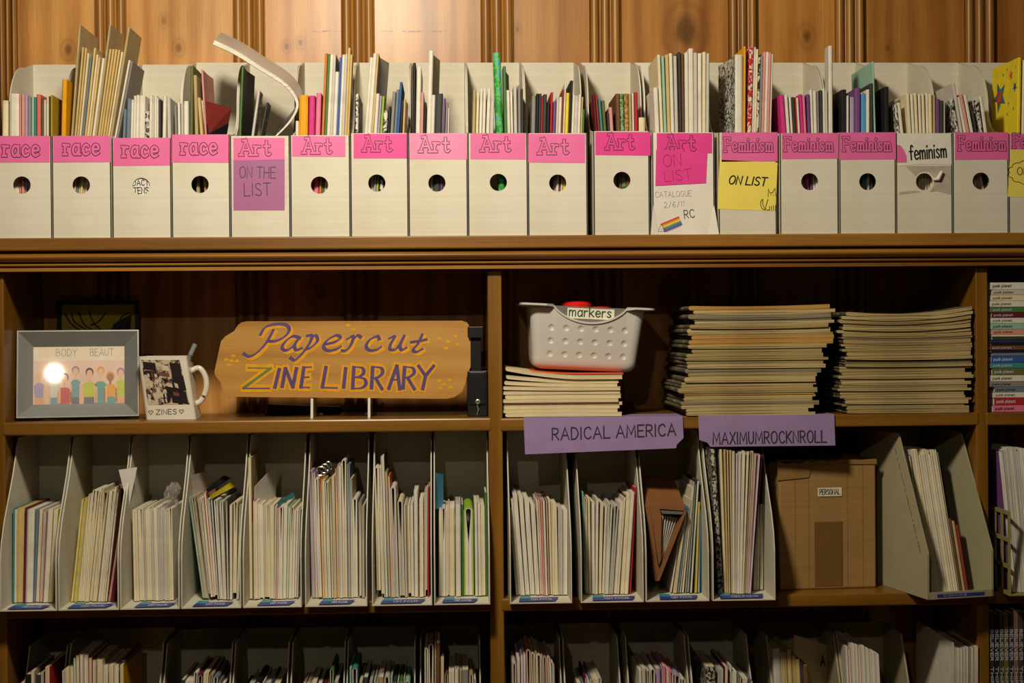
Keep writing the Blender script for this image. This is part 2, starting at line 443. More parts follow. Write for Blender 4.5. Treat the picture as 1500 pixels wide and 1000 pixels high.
# ------------------------------------------------------------------ the bookcase
M_EDGE = wood('varnished_pine_edge', (104, 66, 22), (152, 104, 40), (180, 132, 60), 'x', .36, (), None, .9, .35, .55)
M_UPR = wood('varnished_pine_upright', (84, 54, 14), (130, 88, 24), (156, 110, 38), 'z', .36, (), None, 1.2, .35, .55)
M_SHELF = wood('varnished_shelf_edge', (80, 50, 12), (128, 86, 24), (158, 112, 40), 'x', .36, (), None, .9, .35, .6)
M_IN = wood('varnished_pine_shelf', (76, 46, 22), (112, 72, 32), (134, 90, 44), 'x', .42, (), None, .9, .2, .5)
Z1T, Z1B = .1605, .1385           # top board
Z2T, Z2B = -.1582, -.1806         # middle shelf
Z3T, Z3B = -.4765, -.4985
Z4T, Z4B = -.858, -.882
case = thing('bookcase', (0, .1, -1.1), 'built-in varnished pine bookcase with moulded cornice against the panelled wall', 'bookcase')
XL, XR = -1.05, 1.12
mb = MB(); mb.box(XL, XR, -.034, WALL_Y - .014, Z1B, Z1T); mb.build('top_board', M_EDGE, case, bevel=.0025)
# cornice under the top board: large bead, small bead, fillet
prof = [(.0, Z1B), (-.030, Z1B), (-.030, .1375), (-.012, .1373), (-.012, .1362)]
for j in range(9):
    th = pi * j / 8; prof.append((-.020 - .010 * sin(th), .1360 - .0165 * j / 8))
prof += [(-.008, .1193), (-.008, .1168)]
for j in range(7):
    th = pi * j / 6; prof.append((-.018 - .004 * sin(th), .1165 - .0050 * j / 6))
prof += [(-.007, .1113), (-.007, .1098), (-.0165, .1096), (-.0165, .1035), (.0, .1035)]
mb = MB(); mb.prism(prof, lambda p, q, d: (d, p, q), XL, XR)
mb.build('cornice', M_EDGE, case, smooth=True)
X_UP = [(-.850, -.7787), (.0618, .0862), (.9302, .9517)]
for a, b in X_UP:
    mb = MB(); mb.box(a, b, 0, WALL_Y - .013, -1.1, Z1B); mb.build('upright', M_UPR, case, bevel=.0015)
def bow(bayx, zs):   # shelf top height at x from measured ends
    return lambda x: zs[0] + (zs[1] - zs[0]) * (x - bayx[0]) / (bayx[1] - bayx[0])
def board(name, x0, x1, zt0, zt1, th, mat, sag=0.0):
    mb = MB(); n = 12; vs = []
    for k in range(n + 1):
        x = x0 + (x1 - x0) * k / n; z = zt0 + (zt1 - zt0) * k / n - sag * 4 * (k / n) * (1 - k / n)
        vs += [(x, -.0015, z - th), (x, -.0015, z), (x, WALL_Y - .013, z), (x, WALL_Y - .013, z - th)]
    fs = []
    for k in range(n):
        for j in range(4): fs.append((4 * k + j, 4 * k + (j + 1) % 4, 4 * k + 4 + (j + 1) % 4, 4 * k + 4 + j))
    fs += [(0, 1, 2, 3), (4 * n + 3, 4 * n + 2, 4 * n + 1, 4 * n)]
    mb.add(vs, fs)
    return mb.build(name, mat, case, bevel=.0025)
BAY = [(-.7787, .0618), (.0862, .9302), (.9517, XR)]
for i, (a, b) in enumerate(BAY):
    e = .0045
    board('shelf', a - e, b + (e if i < 2 else 0), Z2T - (0, .001, -.0006)[i], Z2T + (.0, .001, .0006)[i], .0224, M_SHELF)
    board('shelf', a - e, b + (e if i < 2 else 0), Z3T, Z3T, .0222, M_SHELF)
    board('shelf', a - e, b + (e if i < 2 else 0), Z4T, Z4T, .024, M_SHELF)
mb = MB(); mb.box(XL, XR, .02, .04, -1.1, -1.0); mb.build('kick_board', M_UPR, case)

# ------------------------------------------------------------------ zines
C = dict(white=(222, 216, 200), cream=(226, 212, 174), tan=(176, 156, 112), manila=(206, 178, 116), grey=(140, 136, 130), pale=(198, 192, 182),
         black=(30, 29, 30), charcoal=(62, 60, 60), amber=(226, 160, 20), yellow=(224, 204, 40), pink=(226, 120, 150), rose=(214, 150, 140), magenta=(206, 52, 130),
         red=(178, 38, 44), brick=(140, 50, 44), coral=(214, 110, 90), teal=(60, 140, 140), mint=(150, 192, 170), blue=(52, 92, 160), sky=(80, 150, 200),
         purple=(116, 74, 130), lilac=(176, 156, 186), green=(74, 120, 62), lime=(150, 186, 50), olive=(104, 104, 56), brown=(112, 76, 48), maroon=(104, 26, 44),
         orange=(206, 120, 50), gold=(176, 150, 40), slate=(110, 124, 138), navy=(40, 50, 90))
WORD = dict(pale='pale grey', sky='light blue')
def zmat(c):
    if c == 'patterned': return inkart('zine_patterned', (30, 30, 30), (215, 210, 196), 70, .5, 2.5, .5, (1, 1, 1))
    if c == 'speckled': return inkart('zine_speckled', (24, 24, 24), (190, 184, 170), 190, .52, .5, .6)
    if c == 'red-patterned': return inkart('zine_red_patterned', (190, 20, 30), (228, 214, 196), 120, .52, 1.5, .5)
    if c == 'green-patterned': return inkart('zine_green_patterned', (30, 90, 50), (150, 180, 130), 140, .5, 2.0, .45)
    if c == 'glittery': return inkart('zine_glittery', (40, 140, 50), (90, 190, 60), 90, .48, .3, .3, (1, 1, 1), (60, 150, 190))
    if c == 'gilt': return inkart('zine_gilt', (120, 84, 30), (186, 148, 70), 80, .5, 2.0, .55)
    return plain('zine_' + c, C[c], .62, 0, .09, 45, .3)
def pmat(c, axis='x'):
    return paper(c, {'white': (228, 222, 206), 'cream': (228, 214, 178), 'manila': (198, 172, 116), 'grey': (190, 185, 174), 'news': (176, 152, 104)}[c], axis)
ZINES = []
def zine(name, box, colour, xb, xt, z0, z1, t, y0=.01, dep=.14, style='spine', page='white', twist=0.0, bw=0.0, side=None, gap=0.0, group=None, ly=0.0, word=None):
    cm = zmat(colour); pm = pmat(page)
    xf = lambda z: xb + (xt - xb) * (z - z0) / (z1 - z0) + bw * 4 * ((z - z0) / (z1 - z0)) * (1 - (z - z0) / (z1 - z0))
    cov, pg = MB(), MB(); KY = .045; sh = lambda yy: twist * max(0, yy - KY)
    if style in ('spine', 'book'):
        c = min(.0007, t * .22); e = min(t * .35, .002); fl = style == 'book'
        outer = [(0, dep), (0, e), (t * .25, 0), (t * .75, 0), (t, e), (t, dep)]
        if fl: outer = [(0, dep), (0, 0.0), (t * .001, 0), (t * .999, 0), (t, 0.0), (t, dep)]; e = 0
        inner = [(t - c, dep), (t - c, e + c), (c, e + c), (c, dep)]
        kink = bool(twist) and not fl and dep > KY + .01
        if kink: outer = [outer[0], (0, KY)] + outer[1:5] + [(t, KY), outer[5]]; inner = [inner[0], (t - c, KY)] + inner[1:3] + [(c, KY), inner[3]]
        poly = outer + inner; n = len(poly); lv = 5; sides_ = (0, 1, 5, 6) if kink else (0, 4)
        vs = []; fs = []; ms = []
        for k in range(lv):
            z = z0 + (z1 - z0) * k / (lv - 1)
            for px, py in poly:
                yy = dep - py if fl else py
                vs.append((xf(z) + px + sh(yy), y0 + yy + ly * (z - z0), z))
        for k in range(lv - 1):
            for i in range(n):
                cov.add([vs[k * n + i], vs[k * n + (i + 1) % n], vs[(k + 1) * n + (i + 1) % n], vs[(k + 1) * n + i]], [(0, 1, 2, 3)], 1 if i in sides_ and side else 0)
        cov.add(vs[:n], [tuple(range(n - 1, -1, -1))]); cov.add(vs[-n:], [tuple(range(n))])
        ya, yb = (0.0006, dep - c) if fl else (e + c, dep - .0008)
        q = []
        for k in range(lv):
            z = z0 + .0004 + (z1 - z0 - .0014) * k / (lv - 1)
            pp = ((c, ya), (t - c, ya), (t - c, KY), (t - c, yb), (c, yb), (c, KY)) if kink else ((c, ya), (t - c, ya), (t - c, yb), (c, yb))
            m_ = len(pp); q += [(xf(z) + a + sh(b), y0 + b + ly * (z - z0), z) for a, b in pp]
        fs = [(m_ * k + j, m_ * k + (j + 1) % m_, m_ * k + m_ + (j + 1) % m_, m_ * k + m_ + j) for k in range(lv - 1) for j in range(m_)]
        fs += [tuple(range(m_ - 1, -1, -1)), tuple(range(m_ * lv - m_, m_ * lv))]
        pg.add(q, fs)
    else:   # folded sheets standing on their open edges, the fold on top
        c = min(.0011, t * .2) if t < .012 else .0024; R = t / 2
        def loop(k, zlo=z0, hw=None):
            o = []; zt = z1 - R
            for i in range(6):
                z = zlo + (zt - zlo) * i / 5; o.append((xf(z) + k, z))
            for i in range(1, 6):
                th = pi * i / 6; o.append((xf(zt) + R - (R - k) * cos(th), zt + (R - k) * sin(th)))
            for i in range(5, -1, -1):
                z = zlo + (zt - zlo) * i / 5; o.append((xf(z) + t - k, z))
            return o
        def sweep(m, poly, ya, yb):
            m.prism(poly, lambda p, q, d: (p + twist * d, y0 + d + ly * (q - z0), q), ya, yb)
        sweep(cov, loop(0) + loop(c)[::-1], 0, dep)
        lp = [(a, max(b, z0 + .0004)) for a, b in loop(c * 1.02)]
        if gap:
            zt = z1 - R; u0 = z0 + (zt - z0) * .62; s = t * .012; g = (R - c) * gap
            mid = lambda z: xf(z) + R
            inn = [(mid(z0) - s, z0 + .0004), (mid(u0) - s, u0), (mid((u0 + zt) / 2) - g * .6, (u0 + zt) / 2), (mid(zt) - g, zt)]
            inn += [(mid(zt) - g * cos(pi * i / 4), zt + g * sin(pi * i / 4)) for i in (1, 2, 3)]
            inn += [(mid(zt) + g, zt), (mid((u0 + zt) / 2) + g * .6, (u0 + zt) / 2), (mid(u0) + s, u0), (mid(z0) + s, z0 + .0004)]
            lp = lp + inn[::-1]
        sweep(pg, lp, .0005, dep - .0005)
    mats = [cm] + ([zmat(side)] if side else [])
    o = cov.build(name, mats, origin=(xf(z0) + t / 2, y0 + dep / 2, z0), smooth=(style == 'spine' and t > .004))
    pg.build('pages', pm, o)
    o['group'] = group
    ZINES.append(dict(o=o, box=box, colour=word or WORD.get(colour, colour), x=xf(z1), t=t, h=z1, kind=name.replace('_', ' ')))
    return o

# ------------------------------------------------------------------ cardboard magazine files
M_CARD = cardboard('white_corrugated', (220, 214, 196))
M_CARDG = cardboard('greyed_corrugated', (212, 207, 188))
def file_box(name, x0, x1, yf, depth, z0, H, hf, label, group, mat, prof=None, hole=None, taper=0.0, th=.0020, parent_only=False, lip=None, slant=0.0):
    """an open topped magazine file; hf = height of its low front, prof = side outline [(depth fraction, height)]"""
    root = thing(name, ((x0 + x1) / 2, yf + depth / 2, z0), label, 'magazine file', group)
    yb = yf + depth
    zt = z0 + H
    if prof is None:
        prof = [(0, hf), (.12, hf + .003), (.26, hf + .010), (.34, hf + .024), (.385, hf + .042), (.40, hf + .056)]
        for j in range(1, 10):
            a = j / 9 * pi / 2
            prof.append((.40 + .36 * (1 - cos(a)), hf + .056 + (H - .017 - hf - .056) * sin(a)))
        prof.append((1, H))
    body = MB()
    pl = [(yf + depth * s, z0 + h) for s, h in prof] + [(yb, z0), (yf, z0)]
    for xa in (x0, x1 - th):
        body.prism(pl, lambda p, q, d: (d, p, q), xa, xa + th)
    body.box(x0 + th, x1 - th, yb - th, yb, z0, zt)
    body.box(x0 + th, x1 - th, yf + .0004, yb - th, z0, z0 + th)
    # front panel
    xa, xb = x0 + .0002, x1 - .0002; za, zb = z0, z0 + hf
    if hole:
        cx, cz, r = hole; N = 40
        ang = [2 * pi * k / N for k in range(N)]
        ang += [math.atan2(zz - cz, xx - cx) % (2 * pi) for xx in (xa, xb) for zz in (za, zb)]
        ang = sorted(set(ang)); n = len(ang); vs = []
        for a in ang:
            dx, dz = cos(a), sin(a)
            tx = ((xb if dx > 0 else xa) - cx) / dx if abs(dx) > 1e-9 else 1e9
            tz = ((zb if dz > 0 else za) - cz) / dz if abs(dz) > 1e-9 else 1e9
            tt = min(tx, tz)
            for y in (yf, yf + th):
                vs.append((cx + r * dx, y, cz + r * dz)); vs.append((cx + tt * dx, y, cz + tt * dz))
        fs = []
        for k in range(n):
            a, b = 4 * k, 4 * ((k + 1) % n)
            fs += [(a, a + 1, b + 1, b), (a + 2, b + 2, b + 3, a + 3), (a, b, b + 2, a + 2), (a + 1, a + 3, b + 3, b + 1)]
        body.add(vs, fs)
    elif hf > .004:
        body.box(xa, xb, yf, yf + th, za, zb)
    body.build('body', mat, root)
    return root
def patch(name, parent, mat, quad, y, th=.0004, rise=None):
    """a thin sheet stuck on the plane y, corners given in photo pixels (clockwise from upper left)"""
    mb = MB(); pts = [P(a, b, y) for a, b in quad]
    n = len(pts)
    vs = [(p.x, y - th, p.z) for p in pts] + [(p.x, y, p.z) for p in pts]
    fs = [tuple(range(n)), tuple(range(2 * n - 1, n - 1, -1))] + [(i, n + i, n + (i + 1) % n, (i + 1) % n) for i in range(n)]
    mb.add(vs, fs)
    return mb.build(name, mat, parent)
M_INK = plain('ink_black', (24, 22, 24), .6, 0, .02)
M_LINE = plain('ink_outline', (70, 22, 46), .6, 0, .02)
M_FAINT = plain('ink_faint', (150, 142, 140), .7, 0, .05)
M_PINK = plain('pink_label_paper', (228, 106, 164), .42, 0, .05, 20, .4)
M_PINK2 = plain('deep_pink_label_paper', (226, 66, 146), .4, 0, .06, 20, .4)
M_PINKF = plain('pale_pink_label_paper', (232, 134, 178), .42, 0, .05, 20, .4)
M_YNOTE = plain('yellow_note_paper', (238, 218, 96), .6, 0, .05, 20)
M_PNOTE = plain('purple_note_paper', (166, 96, 146), .5, 0, .06, 20)
M_WPAPER = plain('white_wrapping_paper', (226, 220, 208), .6, 0, .06, 15)

YF = -.020
FB = [ # xl, xr, y top, pink label quad box, text, text box (x0, base, x1, cap h), hole, label material
 (-11, 75, 200, (-10, 199, 73, 238), 'race', (6, 228, 59, 24), (32, 271), M_PINK),
 (77, 162, 199, (78, 199, 162, 238), 'race', (95, 226, 147, 24), (119, 271), M_PINK),
 (165, 250, 202, (166, 202, 249, 243), 'race', (181, 229, 233, 24), (207, 273), M_PINK),
 (252, 336, 197, (252, 197, 335, 238), 'race', (267, 225, 319, 24), (293, 270), M_PINK),
 (338, 424, 199, (342, 202, 417, 235), 'Art', (353, 225, 398, 23), None, M_PINK),
 (426, 512, 198, (428, 199, 506, 229), 'Art', (445, 221, 487, 23), (468, 271), M_PINK),
 (514, 597, 195, (518, 196, 596, 232), 'Art', (533, 217, 575, 23), (552, 268), M_PINK2),
 (599, 684, 195, (600, 195, 684, 233), 'Art', (616, 222, 660, 23), (640, 268), M_PINKF),
 (686, 772, 195, (689, 195, 770, 233), 'Art', (706, 221, 749, 23), (730, 267), M_PINK),
 (774, 861, 195, (774, 196, 857, 238), 'Art', (790, 225, 834, 23), (817, 268), M_PINK),
 (870, 952, 192, (872, 193, 953, 227), 'Art', (889, 215, 930, 23), (911, 264), M_PINK2),
 (956, 1047, 194, (962, 195, 1043, 225), 'Art', (977, 217, 1020, 23), None, M_PINK2),
 (1053, 1138, 194, (1057, 194, 1139, 237), 'Feminism', (1062, 222, 1133, 20), None, M_PINK),
 (1143, 1227, 195, (1145, 195, 1228, 233), 'Feminism', (1150, 221, 1221, 20), (1186, 266), M_PINK),
 (1230, 1311, 194, (1230, 194, 1312, 234), 'Feminism', (1236, 221, 1306, 20), (1271, 266), M_PINK),
 (1313, 1394, 195, None, None, None, (1354, 266), None),
 (1396, 1476, 194, (1399, 194, 1477, 234), 'Feminism', (1405, 220, 1474, 20), (1437, 265), M_PINK),
 (1478, 1562, 196, (1480, 196, 1561, 219), 'Feminism', (1485, 216, 1555, 20), None, M_PINK),
]
FNAME = ['endmost race file', 'second race file', 'third race file', 'fourth race file', 'purple-note art file', 'second art file', 'third art file',
         'fourth art file', 'fifth art file', 'sixth art file', 'seventh art file', 'paper-wrapped art file', 'yellow-note feminism file',
         'second feminism file', 'third feminism file', 'torn-label feminism file', 'fifth feminism file', 'cut-off feminism file']
FLAB = ['white magazine file with pink race label at the cut-off end of the row',
        'white magazine file with pink race label, holding tall manila leaflets',
        'white magazine file with pink race label and printed white card behind its hole',
        'white magazine file with pink race label, holding a red and black booklet',
        'white magazine file with pink art label and purple note under clear tape',
        'white magazine file with pink art label, holding amber and red spined zines',
        'white magazine file with deep pink art label, beside the one with amber zines',
        'white magazine file with pale pink art label, half empty at its wall side',
        'white magazine file with pink art label, holding a tall glittery green zine',
        'white magazine file with pink art label, holding many dark spines and one yellow',
        'white magazine file with narrow deep pink art label, next to the paper-wrapped file',
        'magazine file wrapped in white paper with magenta note and rainbow pencil drawing',
        'white magazine file with pink feminism label above yellow note with cat doodle',
        'white magazine file with pink feminism label, holding magenta and pink zines',
        'white magazine file with pink feminism label, holding a purple and a blue zine',
        'white magazine file with torn label and hand-brushed black word feminism',
        'white magazine file with pink feminism label, beside the torn-label file',
        'white magazine file with yellow cloud note, cut off by the picture edge']
FILES = []
ZBACK = PZ(500, 91, YF + .24)
for i, (xl, xr, yt, lab, text, tb, hole, lm) in enumerate(FB):
    x0, x1 = PX(xl, 340, YF), PX(xr + (1.6 if i not in (9, 10, 11, 12, 17) else 0), 340, YF)
    z0 = Z1T + .0002; H = PZ((xl + xr) / 2, 92 + (3 if i < 3 else 0), YF + .262) - z0; hf = PZ((xl + xr) / 2, yt, YF) - z0
    hl = None
    if hole:
        p = P(hole[0], hole[1], YF); hl = (p.x, p.z, .0150)
    fb = file_box('magazine_file', x0, x1, YF, .262, z0, H, hf, FLAB[i], 'magazine files along the top of the bookcase', M_WPAPER if i == 11 else M_CARD, hole=hl)
    FILES.append((fb, x0, x1, z0, H, hf))
    if lab:
        a, b, c, d = lab; j = random.uniform(-1, 1)
        lb = patch('label', fb, lm, [(a, b), (c, b + j * .5), (c, d + j), (a, d)], YF - .0001)
        x, yb, xe, hp = tb
        if text == 'Art': hp = 21; yb = max(yb, b + 25)
        outl = text != 'Art' or True
        write('lettering', text, x, yb, xe, yb + random.uniform(-.5, .5), YF - .0005, hp if text != 'race' else 23, lb, M_LINE, .24 if text == 'Art' else (.24 if text == 'race' else .20), True, (lm, .62), 0, .16 if text != 'Feminism' else .12)

# notes and marks on particular files
f5 = FILES[4][0]
n5 = patch('note', f5, M_PNOTE, [(342, 235), (417, 234), (417, 308), (342, 308)], YF - .0001)
write('lettering', 'ON THE', 351, 260, 404, 261, YF - .0006, 16, n5, M_INK, .06)
write('lettering', 'LIST', 358, 287, 397, 286, YF - .0006, 18, n5, M_INK, .06)
patch('clear_tape', f5, glassy('clear_tape', (200, 160, 190), .05, .10), [(339, 232), (424, 230), (420, 300), (338, 303)], YF - .0009, .0002)
f12 = FILES[11][0]
n12 = patch('note', f12, M_PINK2, [(961, 219), (1036, 224), (1034, 268), (960, 272)], YF - .0007)
write('lettering', 'ON', 972, 244, 999, 242, YF - .0012, 17, n12, plain('ink_pressed', (176, 24, 96), .6, 0, .05), .07)
write('lettering', 'LIST', 974, 266, 1014, 262, YF - .0012, 15, n12, MATS['ink_pressed'], .06)
write('lettering', 'CATALOGUE', 960, 289, 1013, 287, YF - .0002, 8, f12, M_FAINT, .07)
write('lettering', '2/6/11', 973, 304, 1003, 302, YF - .0002, 8, f12, M_FAINT, .07)
write('lettering', 'RC', 1003, 320, 1018, 318, YF - .0002, 12, f12, M_INK, .09)
fr, W = frame_from(956, 343, 1047, 343, YF)
k = W / 91
bands = [(206, 62, 52), (230, 140, 50), (236, 206, 70), (90, 160, 90), (80, 110, 180), (110, 80, 150)]
for q, c in enumerate(bands):
    mb = MB(); ribbon(mb, [((13 + q * .9) * k, (14.5 - q * 2.1) * k), ((38 + q * .9) * k, (25 - q * 2.1) * k)], 2.2 * k, fr, .0002)
    mb.build('rainbow_band', plain('rainbow_%d' % q, c, .7, 0, .04), f12)
mb = MB()
doodle(mb, [(L, [(8 * k, 4 * k), (12.5 * k, 15 * k), (19 * k, 4 * k), (8 * k, 4 * k)]), (L, [(12 * k, 7 * k), (14 * k, 7 * k)])], fr, .5 * k)
mb.build('pencil_drawing', M_INK, f12)
mb = MB()
for q in range(9): doodle(mb, [(L, [((21 + q * 2.5) * k, (3 + q * 1.1) * k), ((22 + q * 2.5) * k, (5 + q * 1.1) * k)])], fr, .7 * k)
mb.build('purple_marks', plain('ink_purple', (110, 74, 140), .7), f12)
# wrapping paper flaring at the foot
for s, xs in ((-1, 957), (1, 1046)):
    mb = MB()
    a = P(xs, 300, YF); b = P(xs - 2 + (4 if s > 0 else 0), 342, YF)
    mb.add([(a.x, YF - .0004, a.z), (b.x + s * (.006 if s > 0 else .002), YF - .003, FILES[11][3] + .0004), (b.x - s * .012, YF - .0008, FILES[11][3] + .0004),
            (a.x, YF + .012, a.z), (b.x + s * (.006 if s > 0 else .002), YF + .012, FILES[11][3] + .0004), (b.x - s * .012, YF + .012, FILES[11][3] + .0004)],
           [(0, 1, 2), (5, 4, 3), (0, 3, 4, 1), (1, 4, 5, 2), (2, 5, 3, 0)])
    mb.build('paper_flap', M_WPAPER, f12)
f13 = FILES[12][0]
n13 = patch('note', f13, M_YNOTE, [(1054, 234), (1139, 238), (1136, 309), (1051, 306)], YF - .0001)
write('lettering', 'ON LIST', 1067, 269, 1122, 272, YF - .0006, 12, n13, M_INK, .16, slant=.2)
fr, W = frame_from(1110, 309, 1140, 309, YF - .0005); k = W / 30
mb = MB(); doodle(mb, [(L, [(15 * k, 21 * k), (15.5 * k, 32 * k), (18 * k, 26 * k), (22 * k, 27 * k), (25 * k, 33 * k), (27 * k, 21 * k)]),
                       (L, [(19 * k, 23.5 * k), (19.5 * k, 23.6 * k)]), (L, [(23 * k, 23.5 * k), (23.5 * k, 23.6 * k)]),
                       (S, [(15 * k, 17 * k), (12 * k, 8 * k), (11 * k, 2 * k), (6 * k, 4 * k), (4 * k, 12 * k), (7 * k, 17 * k), (7.5 * k, 9 * k), (11 * k, 2 * k)]),
                       (L, [(13 * k, 1.5 * k), (17 * k, 1.5 * k), (17 * k, 7 * k)]), (L, [(20 * k, 1 * k), (20 * k, 7 * k)]), (L, [(23 * k, 1 * k), (23 * k, 8 * k)]), (L, [(26 * k, .5 * k), (26 * k, 8 * k)])], fr, 1.0 * k)
mb.build('cat_doodle', M_INK, n13)
f16 = FILES[15][0]
mb_l = patch('torn_label', f16, plain('bare_label_paper', (226, 220, 206), .7, 0, .04), [(1314, 196), (1393, 196), (1394, 241), (1350, 240), (1315, 243)], YF - .0001)
patch('pink_scrap', f16, M_PINK, [(1314, 212), (1319, 213), (1324, 220), (1328, 229), (1328, 238), (1314, 238)], YF - .0006)
patch('torn_patch', f16, plain('torn_card', (178, 168, 150), .9, 0, .1, 80), [(1326, 243), (1393, 243), (1393, 285), (1372, 280), (1362, 281), (1367, 273), (1368.5, 266), (1367, 258), (1361, 252), (1354, 250.5), (1346, 253), (1341, 258)], YF - .0001, .00025)
patch('torn_strip', f16, MATS['torn_card'], [(1318, 281), (1340, 279), (1350, 281), (1334, 283), (1316, 285)], YF - .0001, .00025)
M_BRUSH = M_INK
write('lettering', 'feminism', 1333, 234, 1387, 230, YF - .0006, 21, f16, M_BRUSH, .105)
mb = MB(); a = P(1366, 264, YF); b = P(1372, 266, YF)
mb.tube([P(1367, 263, YF - .004), P(1374, 262, YF - .0045), P(1380, 251, YF - .0045)], [.002, .004, .0028], 10)
mb.build('paper_curl', MATS['bare_label_paper'], f16)
f18 = FILES[17][0]
n18 = patch('note', f18, M_YNOTE, [(1480, 219), (1556, 219), (1556, 290), (1476, 288)], YF - .0001)
fr, W = frame_from(1476, 290, 1506, 290, YF - .0005); k = W / 30
pts = []
for q in range(49):
    a = 2 * pi * q / 48; rr = 1 + .11 * abs(sin(a * 6))
    pts.append(((32 + 29 * rr * cos(a)) * k, (37 + 16 * rr * sin(a)) * k))
mb = MB(); ribbon(mb, pts, .9 * k, fr, .0003); mb.build('cloud_doodle', M_INK, n18)
write('lettering', 'ON LIST', 1490, 256, 1540, 256, YF - .0006, 11, n18, M_INK, .09)
# printed card behind the third file's hole
f3 = FILES[2]
cardy = YF + .0032
pc = tag(patch('printed_card', None, plain('card_white', (226, 222, 212), .6), [(176, 240), (240, 240), (240, 340), (176, 340)], cardy + .0006, .0006), 'white card with black capitals showing through the hole of the third race file', 'card')
write('lettering', 'DACTI', 195, 272, 220, 271, cardy - .0001, 8, pc, M_INK, .14)
write('lettering', 'TENS', 196, 284, 218, 283, cardy - .0001, 9, pc, M_INK, .14)

